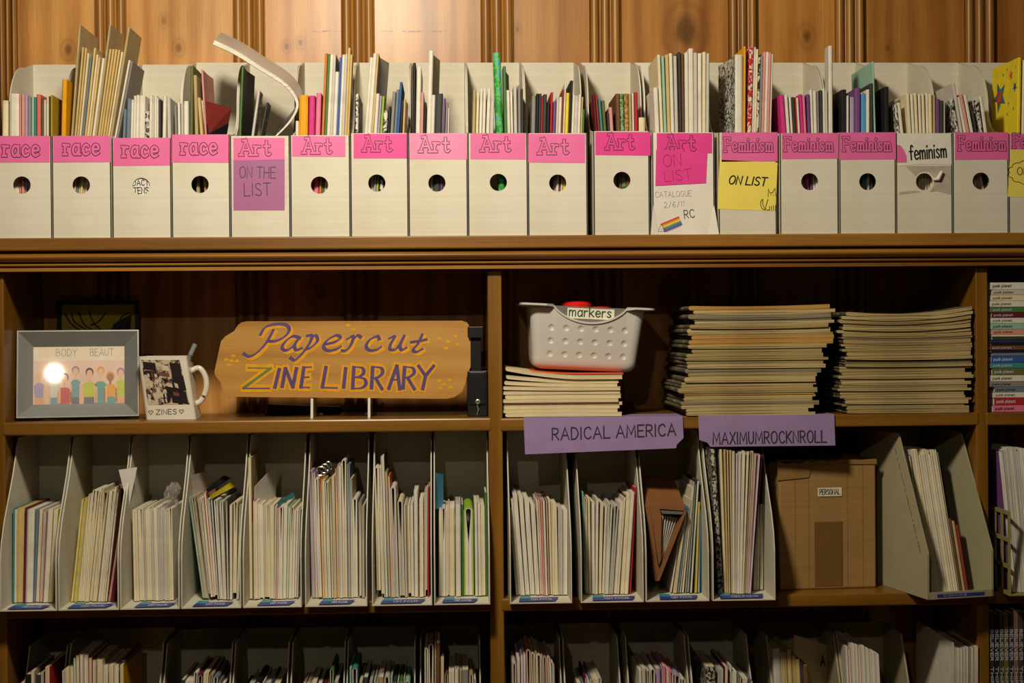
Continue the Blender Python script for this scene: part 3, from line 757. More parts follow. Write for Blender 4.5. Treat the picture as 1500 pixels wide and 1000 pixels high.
# ------------------------------------------------------------------ zines standing in the top row, one list per file
# (x at the file's front edge, width, y of the top, colour, [lean px, twist, side colour, page])
TOP = [
 [(3, 8, 147, 'cream'), (14, 13, 137, 'white'), (28, 2.4, 138, 'rose'), (31, 4.5, 138, 'rose'), (36, 3.5, 139, 'lilac'), (40.5, 4.5, 142, 'grey'), (46, 3.4, 142, 'mint'), (50, 2.6, 142, 'teal'),
  (53.4, 5.8, 138, 'coral'), (60, 3, 144, 'brown'), (63.6, 3.6, 146, 'pale'), (68, 3, 140, 'cream'), (71.6, 1.8, 141, 'charcoal'), (74, 2.6, 139, 'gold', 0, 0, 'gold')],
 [(87, 6.5, 116, 'amber', 4), (96, 3.2, 36, 'tan', 19, 0, 'tan'), (100, 2.6, 69, 'manila', 20), (103.4, 2.6, 70, 'manila', 21), (106.8, 2.4, 78, 'cream', 21), (110, 2.6, 82, 'slate', 22), (113.2, 3.2, 70, 'manila', 24), (117, 2.6, 80, 'cream', 24),
  (120.2, 2.6, 85, 'manila', 24), (123.4, 3.6, 85, 'white', 26), (129, 3.2, 36, 'tan', 29, 0, 'tan'), (133, 2.8, 72, 'manila', 27), (136.4, 2.8, 72, 'manila', 28), (139.8, 2.8, 72, 'manila', 29), (143.2, 2.6, 73, 'manila', 30), (146.4, 2.6, 76, 'cream', 31),
  (149.6, 3.6, 40, 'tan', 37, 0, 'tan'), (154, 2.8, 88, 'white', 34), (157.4, 2.2, 90, 'grey', 35)],
 [(172, 4, 160, 'slate', 9), (180, 6, 144, 'slate'), (187, 3.6, 146, 'white'), (191.2, 3.6, 140, 'white'), (195.4, 4, 139, 'white'), (200, 8.5, 140, 'white'), (209.5, 6, 163, 'patterned'), (217, 3.6, 139, 'white'), (221.2, 3, 141, 'pale'), (225, 3.4, 140, 'white'),
  (229, 2.6, 143, 'white'), (232.4, 3, 146, 'charcoal'), (236.6, 5, 141, 'white', 2), (242.6, 5, 143, 'pale', -2, 0, 'pale')],
 [(256, 3.4, 154, 'grey', -1), (260.6, 3.6, 150, 'white', -1), (265, 2.8, 152, 'pale', 0), (269, 6.5, 148, 'white', 0), (277, 4, 96, 'olive', 2, 0, 'olive'), (282.5, 5, 110, 'tan', -4), (288.6, 4.4, 143, 'manila', -6), (294.5, 2.6, 102, 'rose', 0, .05, 'rose')],
 [(349, 3, 98, 'green', 5, .12, 'black'), (367, 4, 133, 'pale', 10, .0, 'patterned'), (378, 3, 150, 'charcoal', 12, .0, 'patterned')],
 [(432, 4.6, 177, 'white', 1), (437.6, 12.4, 139, 'amber', 1), (451, 8.6, 140, 'magenta', 2), (460.6, 7, 136, 'pink', 3), (469, 3.6, 78, 'orange', 7), (473.2, 3.8, 79, 'green', 7), (477.6, 5, 80, 'white', 8), (483.2, 3.2, 79, 'pale', 9), (486.8, 5.4, 105, 'white', 7),
  (492.8, 3.8, 84, 'blue', 9), (497.2, 4, 80, 'white', 10), (501.8, 3.6, 79, 'pale', 11), (506, 3.8, 70, 'manila', 12), (510.2, 3, 80, 'manila', 12)],
 [(519, 4.4, 137, 'patterned', 2), (531, 4.6, 84, 'white', 13), (536.2, 5.4, 78, 'white', 15, .1, 'pale'), (542.2, 2.6, 78, 'manila', 16, .25, 'pale'), (547, 5, 137, 'white', 4), (552.6, 3, 140, 'lilac', 4), (556.2, 3.4, 141, 'lime', 4), (560.2, 6, 162, 'patterned', 2), (566.8, 3.2, 156, 'black', 3),
  (570.4, 4.6, 134, 'grey', 5), (575.6, 4, 131, 'slate', 7), (580.2, 3.6, 120, 'blue', 5), (584.4, 3.6, 147, 'black', 3), (588.4, 3, 145, 'manila', 2), (591.8, 2.4, 150, 'brown', 1)],
 [(603, 4, 92, 'black', 2), (607.6, 6.6, 98, 'white', 3), (615, 3.8, 135, 'rose', 2), (619.4, 3.2, 150, 'black', 2), (623.2, 6.4, 74, 'white', 8, .2, 'pale'), (631, 4.8, 139, 'white', 2), (636.6, 10.4, 137, 'charcoal', 2), (648, 3, 144, 'purple', 2), (651.6, 3, 150, 'grey', 2), (655.2, 2.4, 158, 'pale', 1)],
 [(690, 4.6, 131, 'tan', 3, 0, 'tan'), (695.4, 4, 136, 'cream', 3), (701.6, 4, 130, 'white', 2), (706.2, 4.4, 129, 'white', 2), (711.4, 5, 130, 'white', 3), (717.4, 5.4, 140, 'pale', 2), (726, 9.6, 77, 'glittery', -6, .1), (737, 4.4, 97, 'green', 0, .16, 'green'), (742, 4.6, 132, 'white', 0), (747.2, 3.4, 134, 'white', 0),
  (751.2, 4.8, 126, 'pale', 1), (756.6, 4, 125, 'grey', 2), (761.2, 3, 130, 'charcoal', 2)],
 [(776.5, 5.6, 140, 'grey', 3), (783, 3.6, 137, 'black', 3), (787, 3.4, 137, 'charcoal', 3), (790.8, 2.4, 140, 'red', 2), (793.6, 5.4, 138, 'charcoal', 2), (799.6, 4, 150, 'black', 2), (804, 3.4, 135, 'red', 3), (808, 4, 148, 'purple', 3), (812.6, 3.6, 142, 'pale', 3), (816.6, 4, 142, 'white', 4), (821, 3, 131, 'brick', 5),
  (824.4, 2.2, 121, 'white', 5), (827, 5.6, 136, 'yellow', 6), (833, 4.4, 118, 'black', 8), (838, 3.6, 139, 'white', 8), (842, 5, 140, 'pale', 9), (847.4, 4, 138, 'white', 10), (851.8, 3, 142, 'manila', 9), (855.2, 2.6, 160, 'green', 6)],
 [(873.4, 2.6, 137, 'maroon', -5), (876.6, 3.4, 139, 'brick', -5), (880.4, 3.4, 145, 'teal', -4), (884.2, 4.4, 147, 'olive', -3), (889, 2.6, 165, 'charcoal'), (892, 5, 157, 'rose'), (902, 5.6, 137, 'brown'), (908, 5.6, 137, 'green-patterned'), (914.4, 6, 137, 'gilt'), (921, 4, 137, 'tan'), (925.4, 3, 137, 'white'), (929, 5, 135, 'red'), (936, 9, 172, 'cream')],
 [(960.5, 6.5, 128, 'white', -3), (968, 4.4, 80, 'cream', -5), (973, 4, 82, 'mint', -4), (977.6, 5, 80, 'manila', -3), (983.2, 5, 78, 'white', -3), (988.8, 4.8, 82, 'pale', -2), (994.2, 3.6, 76, 'charcoal', -1), (998.4, 4.2, 78, 'brown', -1), (1003, 5.4, 77, 'white'), (1009, 7, 71, 'white'), (1016.6, 5.2, 77, 'pale'), (1022.4, 5.6, 78, 'white'), (1028.6, 5, 76, 'cream', 1), (1034.2, 4.4, 78, 'pale', 1)],
 [(1077, 11, 80, 'white', 0, -.12, 'patterned'), (1088.6, 3.4, 68, 'amber', 1, 0, 'amber'), (1092.6, 6, 68, 'red-patterned', 6), (1099.2, 3.8, 69, 'white', 6), (1103.6, 3.4, 72, 'cream', 6), (1107.4, 3.6, 80, 'patterned', 6), (1111.4, 3, 82, 'grey', 7), (1115, 4.4, 76, 'rose', 8), (1120, 4, 76, 'white', 8), (1124.6, 3.6, 77, 'rose', 8), (1128.8, 3, 79, 'white', 7)],
 [(1147, 6, 139, 'magenta', -5), (1153.6, 4.4, 139, 'white', -4), (1158.4, 3.6, 142, 'white', -3), (1162.4, 3.2, 142, 'charcoal', -3), (1166, 3.2, 143, 'red', -3), (1169.6, 3, 143, 'white', -3), (1173, 4, 138, 'magenta', -2), (1177.4, 4, 140, 'pink', -2), (1181.8, 4, 138, 'purple', 0), (1186.2, 4, 131, 'white'), (1190.6, 4.4, 133, 'white', 1), (1195.4, 3, 135, 'grey', 1), (1198.8, 3.6, 132, 'charcoal', 2), (1202.8, 4, 130, 'white', 2), (1207.4, 3.2, 133, 'pale', 1), (1213.5, 6, 67, 'white', 2, 0, 'pale')],
 [(1233.5, 6.5, 131, 'black'), (1240.6, 3, 140, 'white'), (1244.4, 8, 142, 'lilac'), (1253, 8, 129, 'purple', 0, 0, 'purple'), (1262, 7, 137, 'sky'), (1269.6, 4.6, 131, 'white'), (1274.8, 4.2, 122, 'charcoal'), (1280, 2.6, 90, 'mint', -4, 0, 'mint'), (1298, 6, 127, 'black', -2, 0, 'black')],
 [(1316, 4, 153, 'patterned', -6), (1320.8, 4.4, 150, 'white', -6), (1326, 4.2, 137, 'cream', 2), (1330.8, 4, 138, 'white', 3), (1335.2, 4, 136, 'cream', 4), (1339.8, 4.2, 138, 'white', 5), (1344.4, 4, 137, 'cream', 6), (1348.8, 4, 136, 'white', 7), (1353.2, 4, 137, 'cream', 8), (1357.6, 4, 139, 'tan', 9), (1362.4, 6.4, 145, 'purple', 9), (1369.6, 4.4, 147, 'charcoal', 9), (1374.6, 3.8, 150, 'pale', 8)],
 [(1402, 4.4, 143, 'patterned', -10), (1407, 4, 122, 'pale', -12), (1411.6, 4.4, 142, 'white', -12), (1416.6, 4.4, 138, 'rose', -11), (1421.6, 5, 139, 'white', -10), (1428, 3.4, 162, 'charcoal', -5), (1432.6, 4.6, 146, 'patterned', -4), (1438, 5, 141, 'white', -3)],
 [(1490, 5, 84, 'yellow', 2, -.05, None), (1497, 5, 88, 'cream', 2), (1503, 6, 90, 'white', 2)],
]
ZY = .004
TOPDEP = .165
for i, rows in enumerate(TOP):
    fb, x0, x1, z0, H, hf = FILES[i]
    plan = []
    for e in rows:
        x, w, yt, colour = e[:4]
        lean, tw, side, pgc = (list(e[4:]) + [0, 0, None, None][len(e) - 4:])[:4]
        y0 = ZY + random.uniform(0, .006)
        pt = P(x + lean, yt, y0); pf = P(x, 200, y0)
        t = w * .0012 * 1.002
        zb = z0 + .0032
        xb = pf.x + (pf.x - pt.x) * (pf.z - zb) / (pt.z - pf.z)
        lo, hi = x0 + .0035, x1 - .0035 - t
        xb = min(max(xb, lo), hi)
        xt = pt.x
        page = pgc or ('manila' if colour in ('manila', 'tan', 'gilt') else random.choice(['white', 'cream', 'white']))
        dep = TOPDEP - .012 - random.uniform(0, .03)
        if tw > 0: dep = min(dep, .1 + .0 * tw)
        if tw < 0: dep = min(dep, .12)
        # keep a twisted zine inside its file
        if tw:
            room = (x1 - .004 - t - max(xb, pf.x)) if tw > 0 else (min(xb, pf.x) - x0 - .004)
            if (dep - .045) * abs(tw) > room: dep = max(.05, .045 + room / abs(tw)) if room > 0 else .05
        plan.append([colour, xb, xt, zb, pt.z, t, y0, dep, page, tw, side])
    # pack the feet side by side, then keep each zine clear of the one before it
    for k in range(1, len(plan)): plan[k][1] = max(plan[k][1], plan[k - 1][1] + plan[k - 1][5] + .0001)
    lim = x1 - .0024
    for q in plan[::-1]:
        q[1] = min(q[1], lim - q[5]); lim = q[1] - .0001
    for k in range(1, len(plan)):
        a, b = plan[k - 1], plan[k]
        zz = min(a[4], b[4]); at = lambda q: q[1] + (q[2] - q[1]) * (zz - q[3]) / (q[4] - q[3])
        need = at(a) + a[5] + .0001 - at(b)
        if need > 0 and not a[9]: b[2] += need * (b[4] - b[3]) / (zz - b[3])
    for k in range(len(plan) - 1, -1, -1) if i != 1 else ():   # nothing leans through the file's far wall
        q = plan[k]; zc = z0 + hf + .016
        if k == len(plan) - 1:
            ov = q[1] + (q[2] - q[1]) * (zc - q[3]) / (q[4] - q[3]) + q[5] - (x1 - .0024)
            if ov > 0: q[2] -= ov * (q[4] - q[3]) / (zc - q[3])
        else:
            b = plan[k + 1]; zz = min(q[4], b[4]); at = lambda r: r[1] + (r[2] - r[1]) * (zz - r[3]) / (r[4] - r[3])
            need = at(q) + q[5] + .0001 - at(b)
            if need > 0: q[2] -= need * (q[4] - q[3]) / (zz - q[3])
    for k, q in enumerate(plan):      # zines standing beside a splayed one stay short behind its bend
        if q[9]:
            for m in range(k + 1, len(plan)) if q[9] > 0 else range(k - 1, -1, -1):
                gap_ = plan[m][1] - q[1] - q[5] if q[9] > 0 else q[1] - plan[m][1] - plan[m][5]
                if gap_ < abs(q[9]) * (q[7] - .045) and abs(plan[m][9]) < abs(q[9]): plan[m][7] = min(plan[m][7], .042)
    for colour, xb, xt, zb, zt_, t, y0, dep, page, tw, side in plan:
        if (xt + t > x1 - .004 or xt < x0 + .004) and i != 11: dep = min(dep, .10 if i == 1 else .03)
        zine('zine', FNAME[i], colour, xb, xt, zb, zt_, t, y0, dep, 'spine', page, tw, 0, side, group='zines in the files along the top')
def cover_panel(name, label, cat, quad, y0, y1, mat, th, lower=None):
    ys = (y0, y0, y1, y1); p = [P(a, b, y) for (a, b), y in zip(quad, ys)]
    n = (p[3] - p[0]).cross(p[1] - p[0]).normalized()
    if n.y > 0: n = -n
    def plate(pts, off, t, nm, m, par=None):
        mb = MB(); f = [q + n * off for q in pts]; b = [q - n * t for q in f]
        mb.add(f + b, [(0, 1, 2, 3), (7, 6, 5, 4)] + [(i, (i + 1) % 4, 4 + (i + 1) % 4, 4 + i) for i in range(4)]); return mb.build(nm, m, par)
    o = plate(p, 0, .0005, name, mat); plate(p, -.0006, th, 'pages', pmat('white'), o)
    if lower: plate([p[0], p[0].lerp(p[1], lower[0]), p[3].lerp(p[2], lower[1]), p[3]], .0005, .0003, 'printed_band', zmat('black'), o)
    return tag(o, label, cat)
cover_panel('booklet', 'red and black covered booklet turned outward in the fourth race file', 'booklet', [(303, 199), (298, 147), (339, 158), (332, 198)], .012, .085, zmat('brick'), .003, (.33, .42))
# printed stars on the bright yellow cover at the end of the top row
yz = [z['o'] for z in ZINES if z['box'] == FNAME[17] and z['colour'] == 'yellow'][0]
bz = yz.data; xs_ = yz.location.x; ym_ = [v.co.y for v in bz.vertices]
def star_on(o, y, z, r, col, rot=0.0, n=5):
    """a flat star printed on the side of a standing zine; y, z measured from the zine's foot"""
    # the side's surface point: nearest outline vertex at this height, lying on the low-x face
    lo = min((v.co for v in o.data.vertices if abs(v.co.y - y) < .2), key=lambda c: c.x + abs(c.z - z) * .2)
    up = [v.co for v in o.data.vertices]
    zmax = max(c.z for c in up); x0b = min(c.x for c in up if c.z < .001 and c.y < min(k.y for k in up) + .01); x1b = min(c.x for c in up if c.z > zmax - .001 and c.y < min(k.y for k in up) + .01)
    y0_ = min(k.y for k in up); tw = -.05
    fx = lambda yy, zz: x0b + (x1b - x0b) * zz / zmax + tw * max(0, yy - y0_ - .045) - .0005
    pts = []
    for k in range(2 * n):
        a = rot + pi * k / n; rr = r if k % 2 == 0 else r * .45
        pts.append((y + rr * sin(a), z + rr * cos(a)))
    c = o['_o']; mb = MB(); q = [(c[0] + fx(a, b), c[1] + a, c[2] + b) for a, b in pts]
    mb.add(q, [tuple(range(len(q)))])
    mb.build('printed_star', col, o)
_zm = max(v.co.z for v in bz.vertices); _y0 = min(ym_)
SB = plain('star_blue', (40, 70, 150), .5); SR = plain('star_red', (216, 84, 60), .5); SO = plain('star_teal', (50, 110, 130), .5)
for a, b, r, c, ro in ((.085, _zm - .058, .030, SO, .4), (.088, _zm - .060, .020, SR, .4), (.035, _zm - .026, .010, SR, .2), (.015, _zm - .050, .010, SB, .6), (.02, _zm - .088, .004, SR, 0), (.05, _zm - .094, .003, SB, .3), (.07, _zm - .02, .003, SB, .3), (.055, _zm - .012, .003, SR, .1), (.012, _zm - .014, .003, SR, .1), (.045, _zm - .075, .003, SB, .1)):
    star_on(yz, _y0 + a, b, r, c, ro)

# the bent magazine flopping out of the purple-note art file
def strip_magazine(name, label, path_px, y, dep, th, mats, face_mat, cat='magazine', group=None):
    """a limp magazine: path of its middle in photo pixels, thickness per point, pages between two covers"""
    pts = [P(a, b, y) for a, b in path_px]
    pts = [Vector((a, 0, b)) for a, b in crom([(p.x, p.z) for p in pts], 8)]
    n = len(pts); ths = [th[0] + (th[1] - th[0]) * i / (n - 1) for i in range(n)]
    nor = []
    for i in range(n):
        d = (pts[min(i + 1, n - 1)] - pts[max(i - 1, 0)]).normalized(); nor.append(Vector((-d.z, 0, d.x)))
    up = [pts[i] + nor[i] * ths[i] / 2 for i in range(n)]; dn = [pts[i] - nor[i] * ths[i] / 2 for i in range(n)]
    c = .0007
    up2 = [up[i] + nor[i] * c for i in range(n)]; dn2 = [dn[i] - nor[i] * c for i in range(n)]
    pg = MB(); pg.prism([(p.x, p.z) for p in up] + [(p.x, p.z) for p in dn[::-1]], lambda p, q, d: (p, y + d, q + .38 * d), .0006, dep)
    o = MB(); o.prism([(p.x, p.z) for p in dn] + [(p.x, p.z) for p in dn2[::-1]], lambda p, q, d: (p, y + d, q + .38 * d), 0, dep)
    root = o.build(name, mats[1], smooth=True, label=label, category=cat)
    pg.build('pages', face_mat, root, smooth=True)
    o = MB(); o.prism([(p.x, p.z) for p in up] + [(p.x, p.z) for p in up2[::-1]], lambda p, q, d: (p, y + d, q + .38 * d), 0, dep)
    o.build('cover', mats[0], root, smooth=True)
    return root
M_DARKART = inkart('dark_cover_art', (18, 20, 20), (120, 114, 104), 42, .60, 1.5, .35)
strip_magazine('magazine', 'limp magazine bent over sideways out of the purple-note art file', [(404, 199), (424, 178), (435, 157), (431, 140), (414, 121), (378, 98), (345, 77), (313, 62)],
               .010, .072, (.002, .0085), [M_DARKART, plain('pale_glossy_cover', (188, 178, 166), .3, 0, .1, 15)], pmat('white', 'z'))

# ------------------------------------------------------------------ open files on the shelf below
YF3 = -.055
H3 = .288
R3 = [(0, 83), (85.5, 174), (176, 263), (265.5, 353), (356, 442), (447, 538), (545, 633), (636, 718), (747, 838), (851, 943), (946, 1039), (1044, 1136)]
R3N = ['open file at the cut-off end', 'open file with yellow folders', 'open file with white paper point', 'open file under sign', 'open file beside tall tan zine',
       'open file with tall looped zines', 'open file with frayed zine', 'open file beside the post', 'open file under radical america card', 'open file with red folder',
       'open file with brown wallet', 'open file with marbled notebook']
R3L = ['open-fronted white file at the cut-off end of the lower shelf, holding thick booklets',
       'open-fronted white file holding leaning zines and yellow folders',
       'open-fronted white file with a folded white paper point sticking up in front',
       'open-fronted white file of folded zines leaning apart below the wooden sign',
       'open-fronted white file beside the tall tan zine, holding even cream zines',
       'open-fronted white file with tall orange and cream looped zines',
       'open-fronted white file with a brown frayed zine among cream ones',
       'open-fronted white file against the middle post, with a big green loop in it',
       'open-fronted white file of thick booklets below the radical america sign',
       'open-fronted white file holding a red folder beside the brown wallet',
       'open-fronted white file holding the brown accordion wallet',
       'open-fronted white file with a black and white marbled notebook, beside the carton']
PROF3 = [(0, .30), (.02, .33)]
PROF3 = [(0, .006), (.004, .30 * H3), (.03, .40 * H3), (.10, .52 * H3), (.22, .66 * H3), (.32, .78 * H3), (.40, .90 * H3), (.45, H3), (1, H3)]
M_BLUE = plain('blue_tape', (44, 62, 140), .45, 0, .06); M_TEALT = plain('teal_tape', (60, 140, 160), .45, 0, .06); M_CHALK = plain('ink_pale', (196, 200, 214), .7)
F3 = []
for i, (xl, xr) in enumerate(R3):
    x0, x1 = PX(xl, 880, YF3), PX(xr, 880, YF3)
    z0 = Z3T + .0003
    fb = file_box('open_file', x0, x1, YF3, .25, z0, H3, .0035, R3L[i], 'open files on the lower shelf', M_CARDG, prof=PROF3)
    F3.append((fb, x0, x1, z0))
    yb = PZ((xl + xr) / 2, 886, YF3)
    a = .16 if i < 11 else .05
    tp = MB(); tx0 = x0 + (x1 - x0) * (a + random.uniform(-.04, .08)); tx1 = x0 + (x1 - x0) * random.uniform(.78, .9)
    zf_ = z0 + .0037; sk = random.uniform(-.004, .006)
    tp.hexa([(tx0, YF3 + .001, zf_), (tx1 - .008, YF3 + .002 + sk * .3, zf_), (tx1, YF3 + .032 + sk, zf_ + .001), (tx0 + .003, YF3 + .030, zf_ + .001),
             (tx0, YF3 + .001, zf_ + .0004), (tx1 - .008, YF3 + .002 + sk * .3, zf_ + .0004), (tx1, YF3 + .032 + sk, zf_ + .0014), (tx0 + .003, YF3 + .030, zf_ + .0014)])
    lb = tp.build('label', M_BLUE, fb)
    fr = (Vector((tx0 + .022, YF3 + .008, zf_ + .0009)), Vector((1, 0, 0)), Vector((0, .999, .033)), Vector((0, -.033, .999)))
    st, tw = layout('CUT PASTE'.replace('U', 'U'), False, .2, .1); mb = MB(); sx = (tx1 - tx0 - .034) / tw
    for p in st: ribbon(mb, [(q * sx, r * .014) for q, r in p], .0012, fr, .0002)
    mb.build('lettering', M_CHALK, lb)
    t2 = MB(); t2.box(tx0 + .004, tx0 + .022, YF3 + .022, YF3 + .046, zf_ + .0012, zf_ + .0018); t2.build('teal_tab', M_TEALT, fb)

def lerp_list(lst, f):
    for (a, va), (b, vb) in zip(lst, lst[1:]):
        if a <= f <= b:
            k = (f - a) / max(1e-6, b - a)
            return tuple(p + (q - p) * k for p, q in zip(va, vb)) if isinstance(va, tuple) else va + (vb - va) * k
    return lst[-1][1]
PAL3 = ['white'] * 10 + ['cream'] * 5 + ['pale'] * 4 + ['tan', 'grey', 'charcoal']
def fill(box, ob, bots, tops, ytop, n, ybot=871, fold=.7, gapf=.4, accents={}, yj=6, name='folded_zine', group='zines in the open files', y0=.004, dep=.15, pal=PAL3, drop=0, zmin=None, wr=.8, ymin=None):
    fb, x0, x1, z0 = ob
    w = [random.uniform(1 - wr, 1 + wr) for _ in range(n)]
    for k, a in accents.items(): w[k] = a.get('w', 1.0)
    tot = sum(w); acc = 0; bow_ = random.uniform(-1, 1) * .0012; last = -9
    plan = []
    for k in range(n):
        f0, f1 = acc / tot, (acc + w[k]) / tot; acc += w[k]
        a = accents.get(k, {})
        yref = lerp_list(ytop, (f0 + f1) / 2)
        yt = yref + random.uniform(-yj, yj) + a.get('dy', 0)
        yy = y0 + random.uniform(0, .010) + a.get('y', 0)
        xb0, xb1 = bots[0] + (bots[1] - bots[0]) * f0, bots[0] + (bots[1] - bots[0]) * f1
        xt0, xt1 = tops[0] + (tops[1] - tops[0]) * f0, tops[0] + (tops[1] - tops[0]) * f1
        xt0 = xb0 + (xt0 - xb0) * (ybot - yt) / (ybot - yref)
        t = min(xb1 - xb0, xt1 - xt0 + .3) * .0012 * random.uniform(.82, .93)
        pb, pt = P(xb0, ybot, yy), P(xt0, yt, yy)
        zb = z0 + .0038 + (random.uniform(0, drop) if drop and random.random() < .5 else 0)
        plan.append([pb.x, pt.x, zb, pt.z, t, yy, a])
    m = .0026
    for ix in (0, 1):
        last = x0 + m
        for q in plan: q[ix] = max(q[ix], last) if ix == 0 else max(q[ix], x0 + m); last = q[ix] + q[4] + .0001
        last = x1 - m
        for q in plan[::-1]: q[ix] = min(q[ix], last - q[4]) if ix == 0 else min(q[ix], x1 - m - q[4]); last = q[ix] - .0001
    for k in range(1, n):
        p_, q = plan[k - 1], plan[k]
        zz = min(p_[3], q[3]); at = lambda r: r[0] + (r[1] - r[0]) * (zz - r[2]) / (r[3] - r[2])
        need = at(p_) + p_[4] + .0001 - at(q)
        if need > 0: q[1] += need * (q[3] - q[2]) / (zz - q[2])
    for k in range(n - 2, -1, -1):     # lean back from the far wall if that pushed the last ones out
        p_, q = plan[k + 1], plan[k]
        if k == n - 2 and p_[1] + p_[4] > x1 - m: p_[1] = x1 - m - p_[4]
        zz = min(p_[3], q[3]); at = lambda r: r[0] + (r[1] - r[0]) * (zz - r[2]) / (r[3] - r[2])
        need = at(q) + q[4] + .0001 - at(p_)
        if need > 0: q[1] -= need * (q[3] - q[2]) / (zz - q[2])
    bow_ = max(-.0012, min(.0012, bow_, plan[0][0] - x0 - m)) if bow_ < 0 else bow_ * .5
    for xb, xt, zb, zt_, t, yy, a in plan:
        col = a.get('c') or random.choice(pal)
        st = a.get('s') or ('fold' if random.random() < fold else random.choice(['spine', 'book']))
        gp = a.get('g', (random.uniform(.35, .75) if random.random() < gapf else 0)) if st == 'fold' else 0
        if st == 'fold' and t > .0052 and 'g' not in a: gp = random.uniform(.45, .75)
        zine(a.get('name', name), box, col, xb, xt, zb, zt_, t, yy, dep - random.uniform(0, .03), st, a.get('p') or random.choice(['white', 'cream', 'white', 'cream', 'grey']), 0, 0, None, gp, group=group)
A = lambda c, **k: dict(c=c, **k)
fill(R3N[0], F3[0], (18, 78), (19, 87), [(0, 744), (1, 748)], 10, 873, 0, 0, {0: A('teal', w=.5, s='spine'), 1: A('white', w=.5, s='book'), 2: A('manila', w=2.0, s='spine', p='manila'), 3: A('maroon', w=.5, s='spine'), 4: A('white', w=2.1, s='spine'),
     5: A('slate', w=1.0, s='spine'), 6: A('white', w=.9, s='book'), 7: A('rose', w=1.0, s='book'), 8: A('white', w=1.6, s='spine'), 9: A('yellow', w=1.3, s='book', dy=-2)}, 2, dep=.17)
fill(R3N[1], F3[1], (104, 168), (120, 186), [(0, 731), (.15, 728), (.25, 716), (.6, 718), (.8, 712), (.85, 775), (1, 778)], 14, 873, .6, .3, {0: A('yellow', w=.6, s='book'), 1: A('gold', w=.4, s='book'), 2: A('yellow', w=.6, s='book'), 3: A('pale', w=1.3, s='fold', g=.3), 11: A('brown', w=.8), 12: A('rose', w=.8), 13: A('maroon', w=1.3, s='spine')}, 5)
fill(R3N[2], F3[2], (196, 254), (193, 252), [(0, 744), (.6, 742), (1, 748)], 18, 872, .55, .1, {}, 4)
fill(R3N[3], F3[3], (297, 350), (276, 357), [(0, 733), (.3, 722), (.45, 736), (.6, 731), (1, 741)], 14, 872, .95, .65, {0: A('mint', w=.9), 5: A('rose', w=.9)}, 5, drop=.012)
fill(R3N[4], F3[4], (362, 437), (361, 441), [(0, 668), (.05, 672), (.06, 735), (1, 745)], 19, 872, .75, .3, {0: A('tan', w=1.2, s='book', dy=-4), 1: A('green', w=.6, s='spine', dy=30), 2: A('pink', w=.6), 11: A('red', w=.6), 14: A('mint', w=.8)}, 4, drop=.004)
fill(R3N[5], F3[5], (457, 534), (451, 534), [(0, 684), (.2, 702), (.4, 705), (.55, 684), (.62, 670), (.75, 690), (.86, 736), (1, 735)], 17, 872, 1, .7, {0: A('lilac', w=1), 1: A('lilac', w=.9), 3: A('orange', w=.7), 4: A('cream', w=.9), 6: A('gold', w=.7), 8: A('orange', w=.7), 12: A('slate', w=1.0)}, 6, drop=.003)
fill(R3N[6], F3[6], (552, 629), (545, 630), [(0, 690), (.2, 668), (.26, 700), (.45, 724), (.55, 735), (.7, 738), (.8, 700), (.9, 714), (1, 722)], 17, 870, .9, .5, {3: A('charcoal', w=.8, s='book'), 4: A('tan', w=.7), 5: A('orange', w=.5), 13: A('gilt', w=1.2, s='book', dy=30), 16: A('red', w=.5)}, 8, drop=.014)
fill(R3N[7], F3[7], (643, 716), (643, 714), [(0, 748), (.45, 740), (1, 738)], 12, 870, .6, .2, {0: A('white', w=.7), 1: A('white', w=.9), 5: A('white', w=1.4, s='spine'), 6: A('green', w=.5, s='spine'), 7: A('lime', w=2.6, s='fold', g=.72, dy=0, p='white'), 8: A('white', w=.8, dy=-4), 11: A('green', w=.6, dy=-16)}, 3, drop=.002)
fill(R3N[8], F3[8], (756, 832), (743, 834), [(0, 748), (.1, 722), (.25, 727), (.42, 738), (.5, 731), (.75, 734), (.82, 744), (1, 747)], 15, 874, .15, .1, {0: A('pale', w=.7, s='book'), 1: A('cream', w=.7, s='book'), 2: A('white', w=1.5, s='book'), 3: A('white', w=1.4, s='book'), 4: A('white', w=1.6, s='book'), 7: A('rose', w=.6), 8: A('rose', w=.6), 10: A('maroon', w=.6), 12: A('white', w=1.8, s='book'), 13: A('white', w=1.4, s='book'), 14: A('white', w=1.4, s='book')}, 2, dep=.17)
fill(R3N[9], F3[9], (857, 925), (853, 946), [(0, 722), (.12, 730), (.3, 738), (.55, 738), (.8, 726), (1, 718)], 17, 871, .35, .2, {0: A('mint', w=.5, s='spine'), 1: A('white', w=1), 4: A('pale', w=1.2, s='book', dy=-8), 15: A('white', w=1.6, s='spine', dy=0), 16: A('red', w=.9, s='spine', dy=-6)}, 3)
fill(R3N[10], F3[10], (982, 1027), (1009, 1031), [(0, 752), (.3, 745), (.4, 715), (.6, 705), (.75, 700), (.85, 730), (1, 745)], 13, 868, .5, .4, {4: A('sky', w=.5), 6: A('white', w=1), 8: A('mint', w=.7), 10: A('yellow', w=.8, dy=4), 12: A('sky', w=.6)}, 4)
fill(R3N[11], F3[11], (1053, 1102), (1041, 1119), [(0, 660), (.6, 662), (1, 664)], 15, 880, .2, .2, {0: A('speckled', w=2.8, s='spine', dy=-3), 2: A('manila', w=.8), 3: A('tan', w=.8), 4: A('manila', w=.9), 12: A('rose', w=1.3, s='book'), 13: A('lilac', w=1), 14: A('maroon', w=.7, s='spine')}, 3, y0=-.012, dep=.16)
fill(R3N[11], F3[11], (1104, 1118), (1112, 1124), [(0, 738), (1, 735)], 3, 868, 1, 1, {}, 3, y0=.02)

